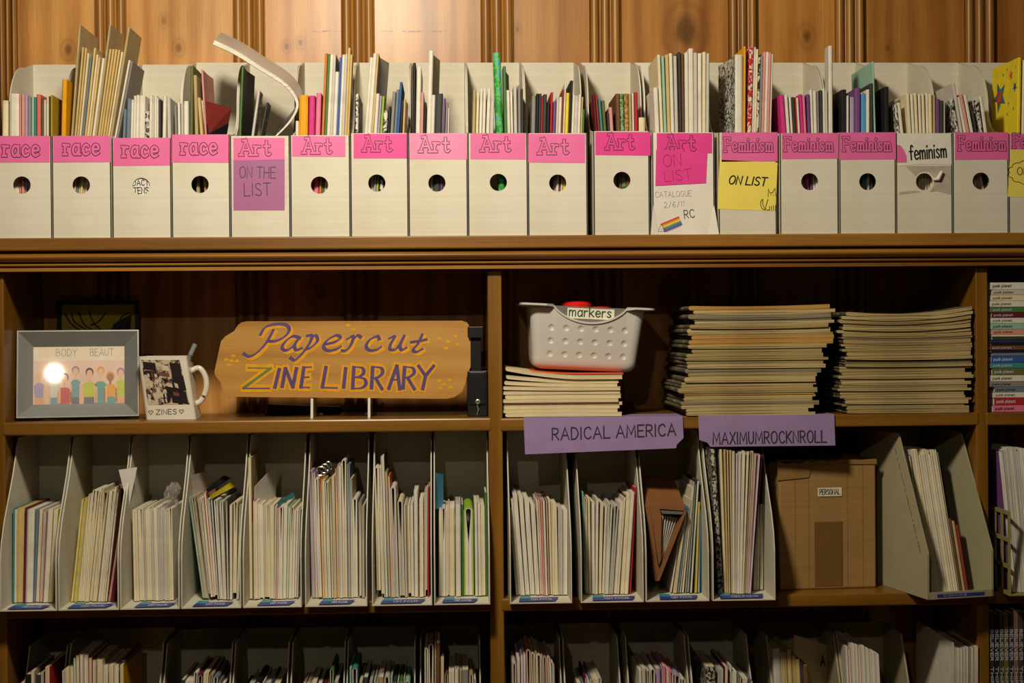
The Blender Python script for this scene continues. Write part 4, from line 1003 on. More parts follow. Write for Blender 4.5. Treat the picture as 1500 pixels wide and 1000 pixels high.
# looseleaf extras in that row
def sheet(name, label, cat, quad, y0, y1, mat, th=.0006, group=None):
    """a stiff paper corner: quad px at depths y0 (front) .. y1 (back edge of the last two points)"""
    ys = [y0, y0, y1, y1] if len(quad) == 4 else [y0, y1, (y0 + y1) / 2]
    pts = [P(a, b, y) for (a, b), y in zip(quad, ys)]
    n = (pts[1] - pts[0]).cross(pts[2] - pts[0]).normalized() * th
    k = len(pts); mb = MB()
    mb.add([p for p in pts] + [p + n for p in pts], [tuple(range(k)), tuple(range(2 * k - 1, k - 1, -1))] + [(i, (i + 1) % k, k + (i + 1) % k, k + i) for i in range(k)])
    return tag(mb.build(name, mat), label, cat, group)
sheet('paper_point', 'folded white paper with a sharp downward point beside the crumpled plastic bag', 'paper', [(174, 688), (201, 684), (188, 745)], -.002, .03, plain('bright_paper', (232, 226, 220), .6, 0, .04))
sheet('flyer', 'plain white card standing behind the looped zines in the open file under sign', 'paper', [(273, 725), (276, 698), (304, 689), (302, 727)], .03, .12, plain('white_card', (206, 198, 190), .6, 0, .06))
sheet('flyer', 'white flyer standing tilted behind the even cream zines beside the tall tan one', 'paper', [(373, 740), (373, 713), (405, 678), (404, 738)], .03, .13, MATS['white_card'])
for nm, lb, c, q in (('folder', 'yellow folder lying at a slant behind the looped zines under the sign', 'yellow', [(308, 731), (308, 726), (342, 703), (345, 712)]),
                     ('folder', 'black folder lying at a slant just above the yellow folder', 'black', [(304, 722), (303, 716), (328, 696), (338, 700)]),
                     ('folder', 'teal folder tilted behind the cream zines beside the tall tan one', 'teal', [(407, 742), (407, 735), (430, 720), (432, 726)]),
                     ('folder', 'blue folder standing behind the white zines beside the post', 'sky', [(637, 745), (637, 692), (649, 694), (650, 745)]),
                     ('folder', 'bright yellow folder corner poking out beside the brown wallet', 'yellow', [(1020, 752), (1019, 728), (1029, 740), (1030, 752)])):
    o = sheet(nm, lb, 'folder', q, .03 if 'post' in lb else .012, .12 if 'post' not in lb else .06, plain('folder_' + c, C[c], .5, 0, .08))
# crumpled clear plastic bag on the third open file
mb = MB(); N1, N2 = 16, 14; vs = []
for i in range(N1 + 1):
    for j in range(N2):
        a = 2 * pi * j / N2; f = i / N1
        rx = .017 * sin(pi * min(f * 1.02 + .03, 1)) ** .6 * (1 + random.uniform(-.28, .28)); rz = .016 * sin(pi * min(f * 1.02 + .03, 1)) ** .6 * (1 + random.uniform(-.28, .28))
        p = P(238 + 26 * f, 726 - 10 * f, .03); vs.append((p.x, .045 + rx * cos(a) * 1.6, p.z + rz * sin(a)))
mb.add(vs, [(i * N2 + j, i * N2 + (j + 1) % N2, (i + 1) * N2 + (j + 1) % N2, (i + 1) * N2 + j) for i in range(N1) for j in range(N2)])
tag(mb.build('plastic_bag', glassy('clear_plastic', (225, 220, 210), .28, .12)), 'crumpled clear plastic bag resting on the zines beside the white paper point', 'bag')
# wire binder clip ring on the tall looped zines
mb = MB()
c0 = P(470, 690, .03)
for q in range(3):
    ring = [(c0.x + (.010 - .002 * q) * cos(a / 10 * 2 * pi) + .006 * q, .03 + .006 * q, c0.z + .004 * q + .008 * sin(a / 10 * 2 * pi)) for a in range(11)]
    mb.tube(ring, .0012, 6, caps=False)
tag(mb.build('wire_clip', plain('clip_silver', (190, 188, 184), .25, .9, .05), smooth=True), 'tangled silver wire clips on top of the tall looped zines', 'clip')
# brown accordion wallet (a wedge standing on its point)
M_WAL = plain('brown_wallet', (140, 92, 54), .6, 0, .1, 30); M_WALI = plain('grey_wallet_edge', (112, 108, 96), .7, 0, .1)
wal = thing('accordion_wallet', tuple(P(962, 852, .0)), 'brown accordion wallet wedged open and standing on its narrow end', 'wallet')
y = -.008
def slab(pxs, y0, y1, mat, nm, par):
    mb = MB(); pts = [P(a, b, y0) for a, b in pxs]
    mb.prism([(p.x, p.z) for p in pts], lambda p, q, d: (p, d, q + .26 * (d + .008)), y0, y1)
    return mb.build(nm, mat, par)
slab([(945, 742), (952, 738), (966, 835), (960, 850)], y, .13, M_WAL, 'cover', wal)
slab([(952, 738), (1004, 742), (1003, 748), (966, 745), (969, 755), (968, 820), (964, 830)], y, .13, M_WAL, 'flap', wal)
slab([(1003, 746), (1006, 748), (966, 850), (960, 851)], y, .13, M_WAL, 'cover', wal)
slab([(968, 748), (1001, 750), (999, 753), (970, 752)], y - .0008, .12, M_WALI, 'lining', wal)
for q in range(7):
    a0 = 970 + q * 4; slab([(a0, 758 + q), (a0 + 2.0, 756 + q), (966 + q * .5, 832 - q * 1.0), (965.6 + q * .5, 832 - q)], .001 + q * .0012, .12, plain('wallet_paper', (206, 200, 190), .7), 'paper', wal)

# ------------------------------------------------------------------ things on the middle shelf
def sh2(x):
    for i, (a, b) in enumerate(BAY):
        if x <= b or i == 2:
            z0 = Z2T - (0, .001, -.0006)[i]; z1 = Z2T + (.0, .001, .0006)[i]
            return z0 + (z1 - z0) * (x - a) / (b - a)
class LB(MB):
    """mesh built in a thing's own axes (u right, v up, w towards the room)"""
    def __init__(s, fr): super().__init__(); s.fr = fr
    def map(s):
        O, U, V, N = s.fr; s.v = [tuple(O + U * a + V * c - N * b if False else O + U * a + V * b + N * c) for a, b, c in s.v]; return s
def local_frame(O, yaw, tilt):
    M = Matrix.Rotation(yaw, 3, 'Z') @ Matrix.Rotation(-tilt, 3, 'X')
    return (Vector(O), M @ Vector((1, 0, 0)), M @ Vector((0, 0, 1)), M @ Vector((0, -1, 0)))
M_SILVER = plain('brushed_silver', (150, 152, 148), .36, .35, .06, 30)
M_BLACKP = plain('black_plastic', (26, 26, 28), .38, 0, .1, 40)
def ell(mb, cx, cy, rx, ry, fr, off, mat, n=16):
    O, U, V, N = fr
    mb.add([O + U * (cx + rx * cos(2 * pi * k / n)) + V * (cy + ry * sin(2 * pi * k / n)) + N * off for k in range(n)], [tuple(range(n))], mat)
def poly(mb, pts, fr, off, mat):
    O, U, V, N = fr; mb.add([O + U * a + V * b + N * off for a, b in pts], [tuple(range(len(pts)))], mat)
def ring_frame(fr, W, H, prof):
    m = LB(fr); n = len(prof); vs = []
    for cx, cy, sx, sy in ((0, 0, 1, 1), (W, 0, -1, 1), (W, H, -1, -1), (0, H, 1, -1)):
        for d, w in prof: vs.append((cx + sx * d, cy + sy * d, w))
    fs = [(c * n + i, c * n + (i + 1) % n, ((c + 1) % 4) * n + (i + 1) % n, ((c + 1) % 4) * n + i) for c in range(4) for i in range(n)]
    m.add(vs, fs); return m.map()
# silver photo frame
FYAW, FTILT = radians(9.6), radians(9.8)
yF = .062; pO = P(26, 612, yF); pO.z = sh2(pO.x) + .0018
frF = local_frame(pO, FYAW, FTILT)
Wf = (PX(201, 612, yF + .015) - pO.x) / cos(FYAW); Hf = .1565
pf = thing('picture_frame', tuple(pO), 'silver photo frame leaning on the middle shelf with an illustrated group of people', 'picture frame')
ring_frame(frF, Wf, Hf, [(0, 0), (0, .024), (.0022, .024), (.026, .0035), (.026, 0)]).build('frame', M_SILVER, pf)
b0 = .0255
m = LB(frF); m.box(b0, Wf - b0, b0, Hf - b0, .001, .0025); pr = m.map().build('print', plain('print_paper', (226, 196, 178), .5, 0, .05, 25), pf)
m = LB(frF); m.box(.002, Wf - .002, .002, Hf - .002, -.002, .0008); m.map().build('backing', M_BLACKP, pf)
m = LB(frF); m.hexa([(Wf * .42, .006, -.003), (Wf * .58, .006, -.003), (Wf * .58, .004, -.030), (Wf * .42, .004, -.030), (Wf * .42, Hf * .7, -.003), (Wf * .58, Hf * .7, -.003), (Wf * .58, Hf * .7, -.005), (Wf * .42, Hf * .7, -.005)]); m.map().build('stand', M_BLACKP, pf)
iw, ih = Wf - 2 * b0, Hf - 2 * b0
frP = (frF[0] + frF[1] * b0 + frF[2] * b0 + frF[3] * .0025, frF[1], frF[2], frF[3])
sx = iw / 132; sy = ih / 83
PM = [plain('print_' + n, tuple(int(v * .68 + w * .32) for v, w in zip(c, (226, 204, 190))), .55, 0, .04) for n, c in (('cream', (228, 216, 190)), ('skin', (226, 180, 140)), ('brown_skin', (150, 96, 66)), ('dark_hair', (44, 36, 40)), ('orange_hair', (216, 146, 70)), ('violet_hair', (140, 110, 160)),
      ('lavender', (150, 140, 190)), ('pale', (206, 206, 200)), ('red', (190, 66, 70)), ('blue', (92, 148, 170)), ('lime', (176, 196, 50)), ('teal', (70, 150, 150)), ('orange', (222, 150, 50)), ('slate', (88, 92, 106)), ('peach', (222, 160, 120)))]
PI_ = {n: i for i, n in enumerate('cream skin brown_skin dark_hair orange_hair violet_hair lavender pale red blue lime teal orange slate peach'.split())}
mb = MB(); poly(mb, [(0, ih), (iw, ih), (iw, ih - 21 * sy), (0, ih - 21 * sy)][::-1], frP, .0001, 0)
for cx, cy, hw, skin, hair, top, bot, tw_, ty in ((9, 42, 5, 'skin', None, 'lavender', 'peach', 15, 31), (31, 44, 5, 'skin', 'dark_hair', 'pale', 'blue', 15, 33), (45, 37, 5.5, 'peach', 'dark_hair', 'red', 'red', 19, 24), (61, 47, 5, 'skin', 'violet_hair', 'blue', 'slate', 14, 35),
                                      (81, 44, 5.2, 'skin', 'dark_hair', 'lime', 'slate', 21, 31), (97, 46, 5, 'skin', 'orange_hair', 'teal', 'teal', 17, 32), (111, 38, 5.6, 'brown_skin', 'orange_hair', 'orange', 'teal', 18, 28), (126, 44, 5, 'skin', 'violet_hair', 'lime', 'peach', 13, 34)):
    o1 = .0002
    if hair: ell(mb, cx * sx, (cy + 1.5) * sy, hw * 1.12 * sx, hw * 1.25 * sy, frP, o1, PI_[hair])
    poly(mb, [((cx - 1.6) * sx, ty * sy), ((cx + 1.6) * sx, ty * sy), ((cx + 1.6) * sx, cy * sy), ((cx - 1.6) * sx, cy * sy)], frP, o1 + .00005, PI_[skin])
    ell(mb, cx * sx, (cy - .5) * sy, hw * .82 * sx, hw * 1.05 * sy, frP, o1 + .0001, PI_[skin])
    h = tw_ / 2
    poly(mb, [(max(0, cx - h * .8) * sx, 0), (min(132, cx + h * .8) * sx, 0), (min(132, cx + h * .75) * sx, 11 * sy), (max(0, cx - h * .75) * sx, 11 * sy)], frP, o1 + .00015, PI_[bot])
    poly(mb, [(max(0, cx - h * .78) * sx, 10 * sy), (min(132, cx + h * .78) * sx, 10 * sy), (min(132, cx + h) * sx, (ty - 4) * sy), (min(132, cx + h * .5) * sx, ty * sy), (max(0, cx - h * .5) * sx, ty * sy), (max(0, cx - h) * sx, (ty - 4) * sy)], frP, o1 + .0002, PI_[top])
    for sd in (-1, 1):
        ax = cx + sd * h * .95
        if 2 < ax < 130: poly(mb, [((ax - 1.4) * sx, 2 * sy), ((ax + 1.4) * sx, 2 * sy), ((ax + 1.2) * sx, (ty - 6) * sy), ((ax - 1.2) * sx, (ty - 6) * sy)], frP, o1 + .00025, PI_[skin])
mb.build('illustration', PM, pr)
mb = MB()
for tx, x0, wd in (('BODY', 33, 30), ('BEAUT', 82, 34)):
    st, tw = layout(tx)
    for p in st: ribbon(mb, [((x0 + a / tw * wd) * sx, (69 + b * 10) * sy) for a, b in p], .7 * sx, frP, .0004)
mb.build('lettering', plain('ink_grey', (150, 140, 130), .6), pr)
m = LB(frF); m.box(b0 - .001, Wf - b0 + .001, b0 - .001, Hf - b0 + .001, .0030, .0036); m.map().build('glass', pane('frame_glass'), pf)

# yellow print in a black frame against the back wall
y = WALL_Y - .024
a = P(84, 441, y); b = P(203, 441, y); zb = sh2(a.x) + .0004
fr = local_frame((a.x, y, zb), 0, radians(2)); W = b.x - a.x; H = a.z - zb
yf_ = thing('picture_frame', (a.x, y, zb), 'black framed yellow and black art print standing behind the silver photo frame', 'picture frame')
ring_frame(fr, W, H, [(0, 0), (0, .012), (.006, .012), (.007, .004), (.007, 0)]).build('frame', M_BLACKP, yf_)
m = LB(fr); m.box(.005, W - .005, .005, H - .005, .001, .003); yp = m.map().build('print', plain('yellow_print', (196, 176, 34), .5, 0, .06), yf_)
k = W / 119
mb = MB(); f2 = (fr[0], fr[1], fr[2], fr[3]); base = H - 60 * k
doodle(mb, [(S, [(10 * k, base + 42 * k), (20 * k, base + 26 * k), (36 * k, base + 14 * k)]), (S, [(20 * k, base + 44 * k), (24 * k, base + 30 * k), (40 * k, base + 18 * k)]), (S, [(30 * k, base + 44 * k), (38 * k, base + 26 * k), (52 * k, base + 16 * k)]),
            (S, [(46 * k, base + 44 * k), (52 * k, base + 28 * k), (62 * k, base + 18 * k)]), (S, [(70 * k, base + 42 * k), (60 * k, base + 30 * k), (48 * k, base + 24 * k)]), (S, [(84 * k, base + 20 * k), (94 * k, base + 36 * k), (104 * k, base + 42 * k)])], f2, 2.0 * k, .0034)
poly(mb, [(8 * k, base - 12 * k), (112 * k, base - 12 * k), (112 * k, base + 14 * k), (60 * k, base + 18 * k), (30 * k, base + 14 * k), (8 * k, base + 10 * k)], f2, .0034, 0)
poly(mb, [(76 * k, base + 12 * k), (106 * k, base + 12 * k), (108 * k, base + 40 * k), (96 * k, base + 34 * k), (82 * k, base + 26 * k)], f2, .0036, 0)
mb.build('printed_art', plain('print_black', (22, 22, 20), .5), yp)

# photo mug
yM = .045
def rrect(x0, x1, y0, y1, r, n=5):
    out = []
    for cx, cy, a0 in ((x1 - r, y0 + r, -90), (x1 - r, y1 - r, 0), (x0 + r, y1 - r, 90), (x0 + r, y0 + r, 180)):
        for i in range(n + 1):
            a = radians(a0 + 90 * i / n); out.append((cx + r * cos(a), cy + r * sin(a)))
    return out
bl, br, tl, tr = P(213, 611, yM), P(287, 609, yM), P(201, 522, yM), P(273, 521, yM)
zb = sh2(bl.x) + .0004; zt = tl.z; mug_d = .066
mg = thing('mug', ((bl.x + br.x) / 2, yM + mug_d / 2, zb), 'white square ceramic mug printed like an instant photo of bookshelves, leaning sideways', 'mug')
M_CER = plain('glazed_ceramic', (222, 214, 196), .18, 0, .04, 20, .5)
mb = MB(); lv = []; nl = 9
for i in range(nl):
    f = i / (nl - 1); lv.append((bl.x + (tl.x - bl.x) * f, br.x + (tr.x - br.x) * f, zb + (zt - zb) * f, 0))
for i in range(nl - 1, 0, -1):
    f = i / (nl - 1); lv.append((bl.x + (tl.x - bl.x) * f, br.x + (tr.x - br.x) * f, zb + (zt - zb) * f, .004))
vs = []
for x0, x1, z, ins in lv: vs += [(a, b, z) for a, b in rrect(x0 + ins, x1 - ins, yM + ins, yM + mug_d - ins, .007 - ins * .6)]
n = 24; mb.add(vs, [(i * n + j, i * n + (j + 1) % n, (i + 1) * n + (j + 1) % n, (i + 1) * n + j) for i in range(len(lv) - 1) for j in range(n)] + [tuple(range(n - 1, -1, -1)), tuple((len(lv) - 1) * n + j for j in range(n))])
mb.build('body', M_CER, mg, smooth=True)
hp = crom([(280, 543), (292, 539), (301, 552), (302, 570), (295, 586), (285, 592)], 6)
mb = MB(); mb.tube([P(a, b, yM + mug_d * .5) for a, b in hp], .0052, 10); mb.build('handle', M_CER, mg, smooth=True)
ph = patch('photo', mg, inkart('sepia_photo', (34, 22, 24), (60, 40, 36), 55, .42, .8, .35, (1, 1, 1), (196, 176, 150)), [(207, 527), (263, 527), (278, 592), (217, 593)], yM - .0001)
M_SEP = [plain('photo_dark', (36, 24, 26), .4), plain('photo_light', (202, 184, 158), .4), plain('photo_mid', (110, 72, 56), .4)]
mb = MB(); rs = random.Random(5)
f0, Wp = frame_from(207, 593, 278, 593, yM); kk = Wp / 71
def q(u, v):  # photo coordinates: u across 0..1, v up 0..1
    return ((10 * (1 - v) + u * (56 + 5 * (1 - v))) * kk, v * 66 * kk)
for row in range(7):
    for cell in range(6):
        u0 = .02 + cell * .085 + rs.uniform(-.01, .01); v0 = .04 + row * .115 + rs.uniform(-.01, .01); w0 = rs.uniform(.04, .075); h0 = rs.uniform(.05, .10)
        if u0 + w0 > .62 - .05 * row or v0 + h0 > .8: continue
        mb.add([f0[0] + f0[1] * a + f0[2] * b + f0[3] * .0007 for a, b in (q(u0, v0 + .02), q(u0 + w0, v0), q(u0 + w0, v0 + h0), q(u0, v0 + h0 + .02))], [(0, 1, 2, 3)], rs.choice([1, 1, 1, 2]))
for (u0, v0, u1, v1, c) in ((.6, .05, .98, .32, 0), (.72, .35, .98, .95, 0), (.03, .8, .35, .97, 0), (.36, .88, .5, .97, 1), (.5, .78, .68, .9, 1), (.4, .66, .66, .74, 2), (.55, .42, .68, .5, 1), (.74, .4, .82, .5, 1), (.66, .22, .8, .3, 2)):
    mb.add([f0[0] + f0[1] * a + f0[2] * b + f0[3] * (.0008 + .0001 * c) for a, b in (q(u0, v0), q(u1, v0 - .03), q(u1, v1 - .03), q(u0, v1))], [(0, 1, 2, 3)], c)
mb.build('photo_image', M_SEP, ph)
write('lettering', 'ZINES', 229, 607, 259, 606, yM - .0001, 7, mg, M_INK, .12)
mb = MB(); f0, Wp = frame_from(216, 608, 280, 606, yM - .0001); kk = Wp / 64
for cx in (5, 50):
    ribbon(mb, [(cx * kk, 1 * kk), ((cx - 3.5) * kk, 5 * kk), ((cx - 2) * kk, 7 * kk), (cx * kk, 5.4 * kk), ((cx + 2) * kk, 7 * kk), ((cx + 3.5) * kk, 5 * kk), (cx * kk, 1 * kk)], 1.1 * kk, f0, .0003)
mb.build('heart_doodle', plain('ink_olive', (120, 116, 30), .6), mg)
pen = thing('marker', tuple(P(262, 600, yM + .035)), 'grey capped marker sticking out of the photo mug', 'marker')
A0, B0, C0 = P(258, 600, yM + .035), P(279, 518, yM + .035), P(286, 504, yM + .04)
mb = MB(); mb.tube([A0, B0], .0040, 12); mb.build('barrel', plain('marker_grey', (96, 98, 98), .4), pen, smooth=True)
mb = MB(); mb.tube([B0 + (A0 - B0) * .03, C0], .0046, 12); mb.build('cap', plain('marker_cap', (128, 130, 130), .35), pen, smooth=True)

# painted wooden sign on two clear easels
yS = .055
OUT = [(205, 435), (1255, 432), (1280, 440), (1291, 456), (1283, 466), (1284, 512), (1298, 524), (1298, 658), (1283, 690), (1274, 735), (1256, 778), (1222, 804), (1180, 813), (115, 803), (92, 790), (86, 762), (78, 735), (52, 702), (47, 680), (79, 532), (98, 510), (143, 482), (163, 452), (180, 440)]
zpx = lambda a, b: (300 + a / 3.334, 340 + b / 3.334)
pts = [P(*zpx(a, b), yS) for a, b in OUT]
M_SIGN = wood('sign_pine', (172, 122, 52), (202, 150, 74), (212, 166, 92), 'x', .40, (), None, 1.1, .3, .3)
zb_s = min(p.z for p in pts)
sg = thing('wooden_sign', ((pts[0].x + pts[1].x) / 2, yS + .009, zb_s), 'carved pine sign painted in purple and orange, reading papercut zine library', 'sign')
mb = MB(); mb.prism([(p.x, p.z) for p in pts], lambda p, q_, d: (p, d, q_), yS, yS + .018)
mb.build('board', M_SIGN, sg, bevel=.003)
O = P(300, 340, yS); kx = (PX(700, 480, yS) - PX(300, 480, yS)) / 400; fS, _ = frame_from(300, 640, 700, 640, yS)
def sgn(a, b):
    p = P(*zpx(a, b), yS); d = p - fS[0]; return (d.dot(fS[1]), d.dot(fS[2]))
M_PURP = plain('purple_paint', (92, 70, 120), .5, 0, .1, 80); M_ORNG = plain('orange_paint', (226, 160, 30), .45, 0, .1, 60); M_GRNP = plain('green_paint', (110, 124, 60), .5, 0, .1)
SCR = [[(335, 478), (300, 540), (255, 588), (218, 606), (192, 594)], [(272, 500), (296, 464), (345, 449), (396, 452), (413, 476), (392, 508), (350, 530), (316, 532)],
       [(464, 516), (430, 508), (395, 532), (378, 562), (395, 577), (428, 560), (458, 520)], [(462, 512), (440, 550), (446, 574), (474, 566)],
       [(500, 506), (524, 506), (510, 545), (472, 596), (440, 624), (420, 614)], [(518, 516), (542, 504), (550, 530), (522, 560), (490, 573)],
       [(590, 547), (640, 534), (662, 514), (640, 504), (600, 526), (580, 557), (600, 578), (640, 572), (664, 558)],
       [(696, 522), (724, 508), (716, 545), (692, 576), (670, 578)], [(720, 530), (744, 505), (762, 512)],
       [(852, 522), (842, 508), (806, 525), (788, 556), (806, 577), (840, 573), (860, 560)],
       [(902, 518), (926, 510), (906, 550), (906, 572), (936, 568), (968, 520)], [(974, 506), (955, 550), (960, 574), (984, 564)],
       [(1062, 500), (1040, 545), (1018, 574), (1034, 584), (1062, 570)], [(1008, 537), (1045, 531), (1082, 524)]]
BLK = [[(215, 662), (322, 664)], [(322, 664), (190, 760)], [(190, 762), (312, 762)], [(364, 668), (342, 758)], [(394, 664), (378, 754)], [(394, 664), (430, 756)], [(430, 756), (448, 664)],
       [(484, 660), (470, 757)], [(484, 660), (517, 658)], [(476, 709), (506, 707)], [(470, 757), (508, 758)], [(592, 658), (574, 757)], [(574, 758), (644, 760)], [(688, 664), (678, 758)],
       [(728, 658), (722, 762)], [(728, 658), (768, 662), (776, 686), (756, 704), (728, 708)], [(728, 708), (776, 714), (787, 740), (766, 760), (722, 763)],
       [(820, 658), (814, 762)], [(820, 658), (860, 662), (868, 686), (846, 708), (820, 712)], [(834, 712), (866, 766)],
       [(938, 652), (898, 764)], [(938, 652), (952, 766)], [(910, 722), (948, 718)], [(976, 658), (968, 762)], [(976, 658), (1014, 662), (1022, 686), (1000, 706), (976, 709)], [(990, 710), (1024, 766)],
       [(1044, 652), (1078, 702)], [(1118, 652), (1078, 702), (1064, 766)]]
mo, mp, mg2 = MB(), MB(), MB(); u1 = kx / 3.334
for p in SCR:
    ribbon(mo, crom([sgn(a + 7, b + 7) for a, b in p]), 25 * u1, fS, .0003)
    ribbon(mp, crom([sgn(a, b) for a, b in p]), 16 * u1, fS, .0006, 0, (.6, -.8))
for i, p in enumerate(BLK):
    c = [sgn(a, b) for a, b in p]
    c = crom(c) if len(c) > 3 else c
    ribbon(mo, c, 38 * u1, fS, .0003)
    ribbon(mg2 if i < 2 else mp, c, 15 * u1, fS, .0006, 0, (0, 1))
for cx, cy in ((105, 622), (140, 604), (130, 628), (157, 630), (118, 648), (1145, 520), (1188, 535), (1225, 508), (1234, 549), (1178, 567), (1145, 725), (1196, 722), (1170, 742), (1150, 762), (1200, 757), (700, 455), (727, 476), (350, 492)):
    a, b = sgn(cx, cy); ell(mo, a, b, 11 * u1, 8 * u1, fS, .0004, 0)
mo.build('orange_lettering', M_ORNG, sg); mp.build('purple_lettering', M_PURP, sg); mg2.build('green_lettering', M_GRNP, sg)
M_ACR = plain('frosted_acrylic', (206, 204, 186), .25, 0, .03, 20, .6)
for px, lb in ((457.5, 'clear acrylic easel under the sign, below the letter N of zine'), (541, 'clear acrylic easel under the sign, below the letter B of library')):
    x = PX(px, 595, yS); zs = sh2(x) + .0003
    e = MB(); t = .0022
    pl = [(yS - .014, zs), (yS + .085, zs), (yS + .048, zs + .085), (yS + .043, zs + .085), (yS + .0205, zb_s - .0007), (yS - .004, zb_s - .0007), (yS - .004, zb_s + .004), (yS - .0075, zb_s + .004), (yS - .008, zb_s - .004)]
    pl = [(yS - .012, zs), (yS + .085, zs), (yS + .047, zs + .085), (yS + .043, zs + .085), (yS + .0195, zb_s - .0006), (yS - .0025, zb_s - .0006), (yS - .0025, zb_s + .003), (yS - .0055, zb_s + .003)]
    ez = thing('easel', (x, yS + .03, zs), lb, 'easel', 'acrylic easels holding the sign')
    e.prism(pl, lambda p, q_, d: (d, p, q_), x - t, x + t); e.build('bracket', M_ACR, ez)
    e = MB(); e.box(x - .012, x + .012, yS + .078, yS + .0852, zs, zs + .004); e.build('foot', M_ACR, ez)

# tall black device with a silver lock beside the middle post
yD = .045
dv = thing('lock_box', tuple(P(698, 613, yD)), 'black metal box with narrow neck, flat head and small silver lock beside the sign', 'box')
dv['_o'] = tuple(P(698, 613, yD))
x0, x1 = PX(685, 600, yD), .0608; zs = sh2(x0) + .0008
mb = MB(); mb.box(x0, x1, yD, yD + .13, zs, PZ(698, 543, yD)); mb.build('body', M_BLACKP, dv, bevel=.0015)
mb = MB(); mb.box(x0 + .004, x1 - .004, yD - .003, yD, PZ(698, 592, yD), PZ(698, 545, yD)); mb.build('cover_plate', M_BLACKP, dv, bevel=.001)
mb = MB(); mb.box(PX(690, 520, yD), PX(705, 520, yD), yD + .01, yD + .05, PZ(698, 543, yD), PZ(698, 494, yD)); mb.build('neck', M_BLACKP, dv, bevel=.001)
mb = MB(); mb.box(PX(686, 486, yD), PX(708, 486, yD), yD + .002, yD + .06, PZ(698, 495, yD), PZ(698, 478, yD)); mb.build('head', M_BLACKP, dv, bevel=.0015)
c = P(700, 588, yD - .003)
mb = MB(); mb.lathe([(.0046, 0), (.0046, -.003), (.0038, -.0036), (.0014, -.0036), (.0014, -.001)], c, 20, axis='y'); mb.build('lock', plain('lock_silver', (190, 186, 172), .3, .8, .04), dv, smooth=True)
mb = MB(); mb.tube([P(699, 593, yD - .003), P(701, 600, yD - .004), P(699, 606, yD - .003), P(699.5, 608, yD - .003)], [.0012, .0018, .001, .0012], 8); mb.build('key', MATS['lock_silver'], dv, smooth=True)
# low black tool lying behind the sign
yT = .17
tl_ = thing('hand_tool', tuple(P(440, 606, yT)), 'low black long-handled tool lying on the shelf behind the wooden sign', 'tool')
z = sh2(-.3) + .0004
a, b = PX(388, 604, yT), PX(498, 604, yT)
mb = MB(); mb.hexa([(a, yT, z), (b, yT, z), (b, yT + .03, z), (a, yT + .03, z), (a + .004, yT + .002, z + .019), (b, yT + .004, z + .013), (b, yT + .026, z + .013), (a + .004, yT + .028, z + .019)]); mb.build('handle', M_BLACKP, tl_, bevel=.002)
mb = MB(); mb.tube([(b, yT + .015, z + .008), (b + .04, yT + .015, z + .006), (b + .075, yT + .012, z + .005), (b + .08, yT + .01, z + .02)], .0022, 8); mb.build('wire', plain('tool_wire', (90, 88, 84), .4, .6), tl_, smooth=True)

# ------------------------------------------------------------------ lying papers
def lying(name, xl, xr, zf, t, y0, dep, cover, page, fold_left=True, yaw=0.0, single=False, n=14):
    """a folded sheet bundle lying flat: zf(f) = underside height across f 0..1, fold at the low-x end"""
    R = t / 2
    def loop(k):
        o = []
        for i in range(n + 1):
            f = 1 - i / n; o.append((xl + R + (xr - xl - R) * f, zf(f) + k))
        for i in range(1, 6):
            th = pi * i / 6; o.append((xl + R - (R - k) * sin(th), zf(0) + R - (R - k) * cos(th)))
        for i in range(n + 1):
            f = i / n; o.append((xl + R + (xr - xl - R) * f, zf(f) + t - k))
        return o
    fn = lambda p, q_, d: (p + yaw * d, y0 + d, q_)
    if single:
        mb = MB(); mb.prism(loop(0), fn, 0, dep, 0, 1); return mb.build(name, [cover, page])
    c = min(.0006, t * .15)
    cv, pg = MB(), MB()
    cv.prism(loop(0) + loop(c)[::-1], fn, 0, dep); pg.prism([(p if i not in (0, len(loop(0)) - 1) else p - .0006, q_) for i, (p, q_) in enumerate(loop(c * 1.02))], fn, .0004, dep - .0004)
    o = cv.build(name, cover); pg.build('pages', page, o); return o
ORD = ('first second third fourth fifth sixth seventh eighth ninth tenth eleventh twelfth thirteenth fourteenth fifteenth sixteenth seventeenth eighteenth nineteenth twentieth twenty-first twenty-second twenty-third twenty-fourth twenty-fifth twenty-sixth twenty-seventh twenty-eighth'.split() + ['twenty-ninth', 'thirtieth'] + ['thirty-' + w for w in 'first second third fourth fifth sixth seventh eighth ninth'.split()])

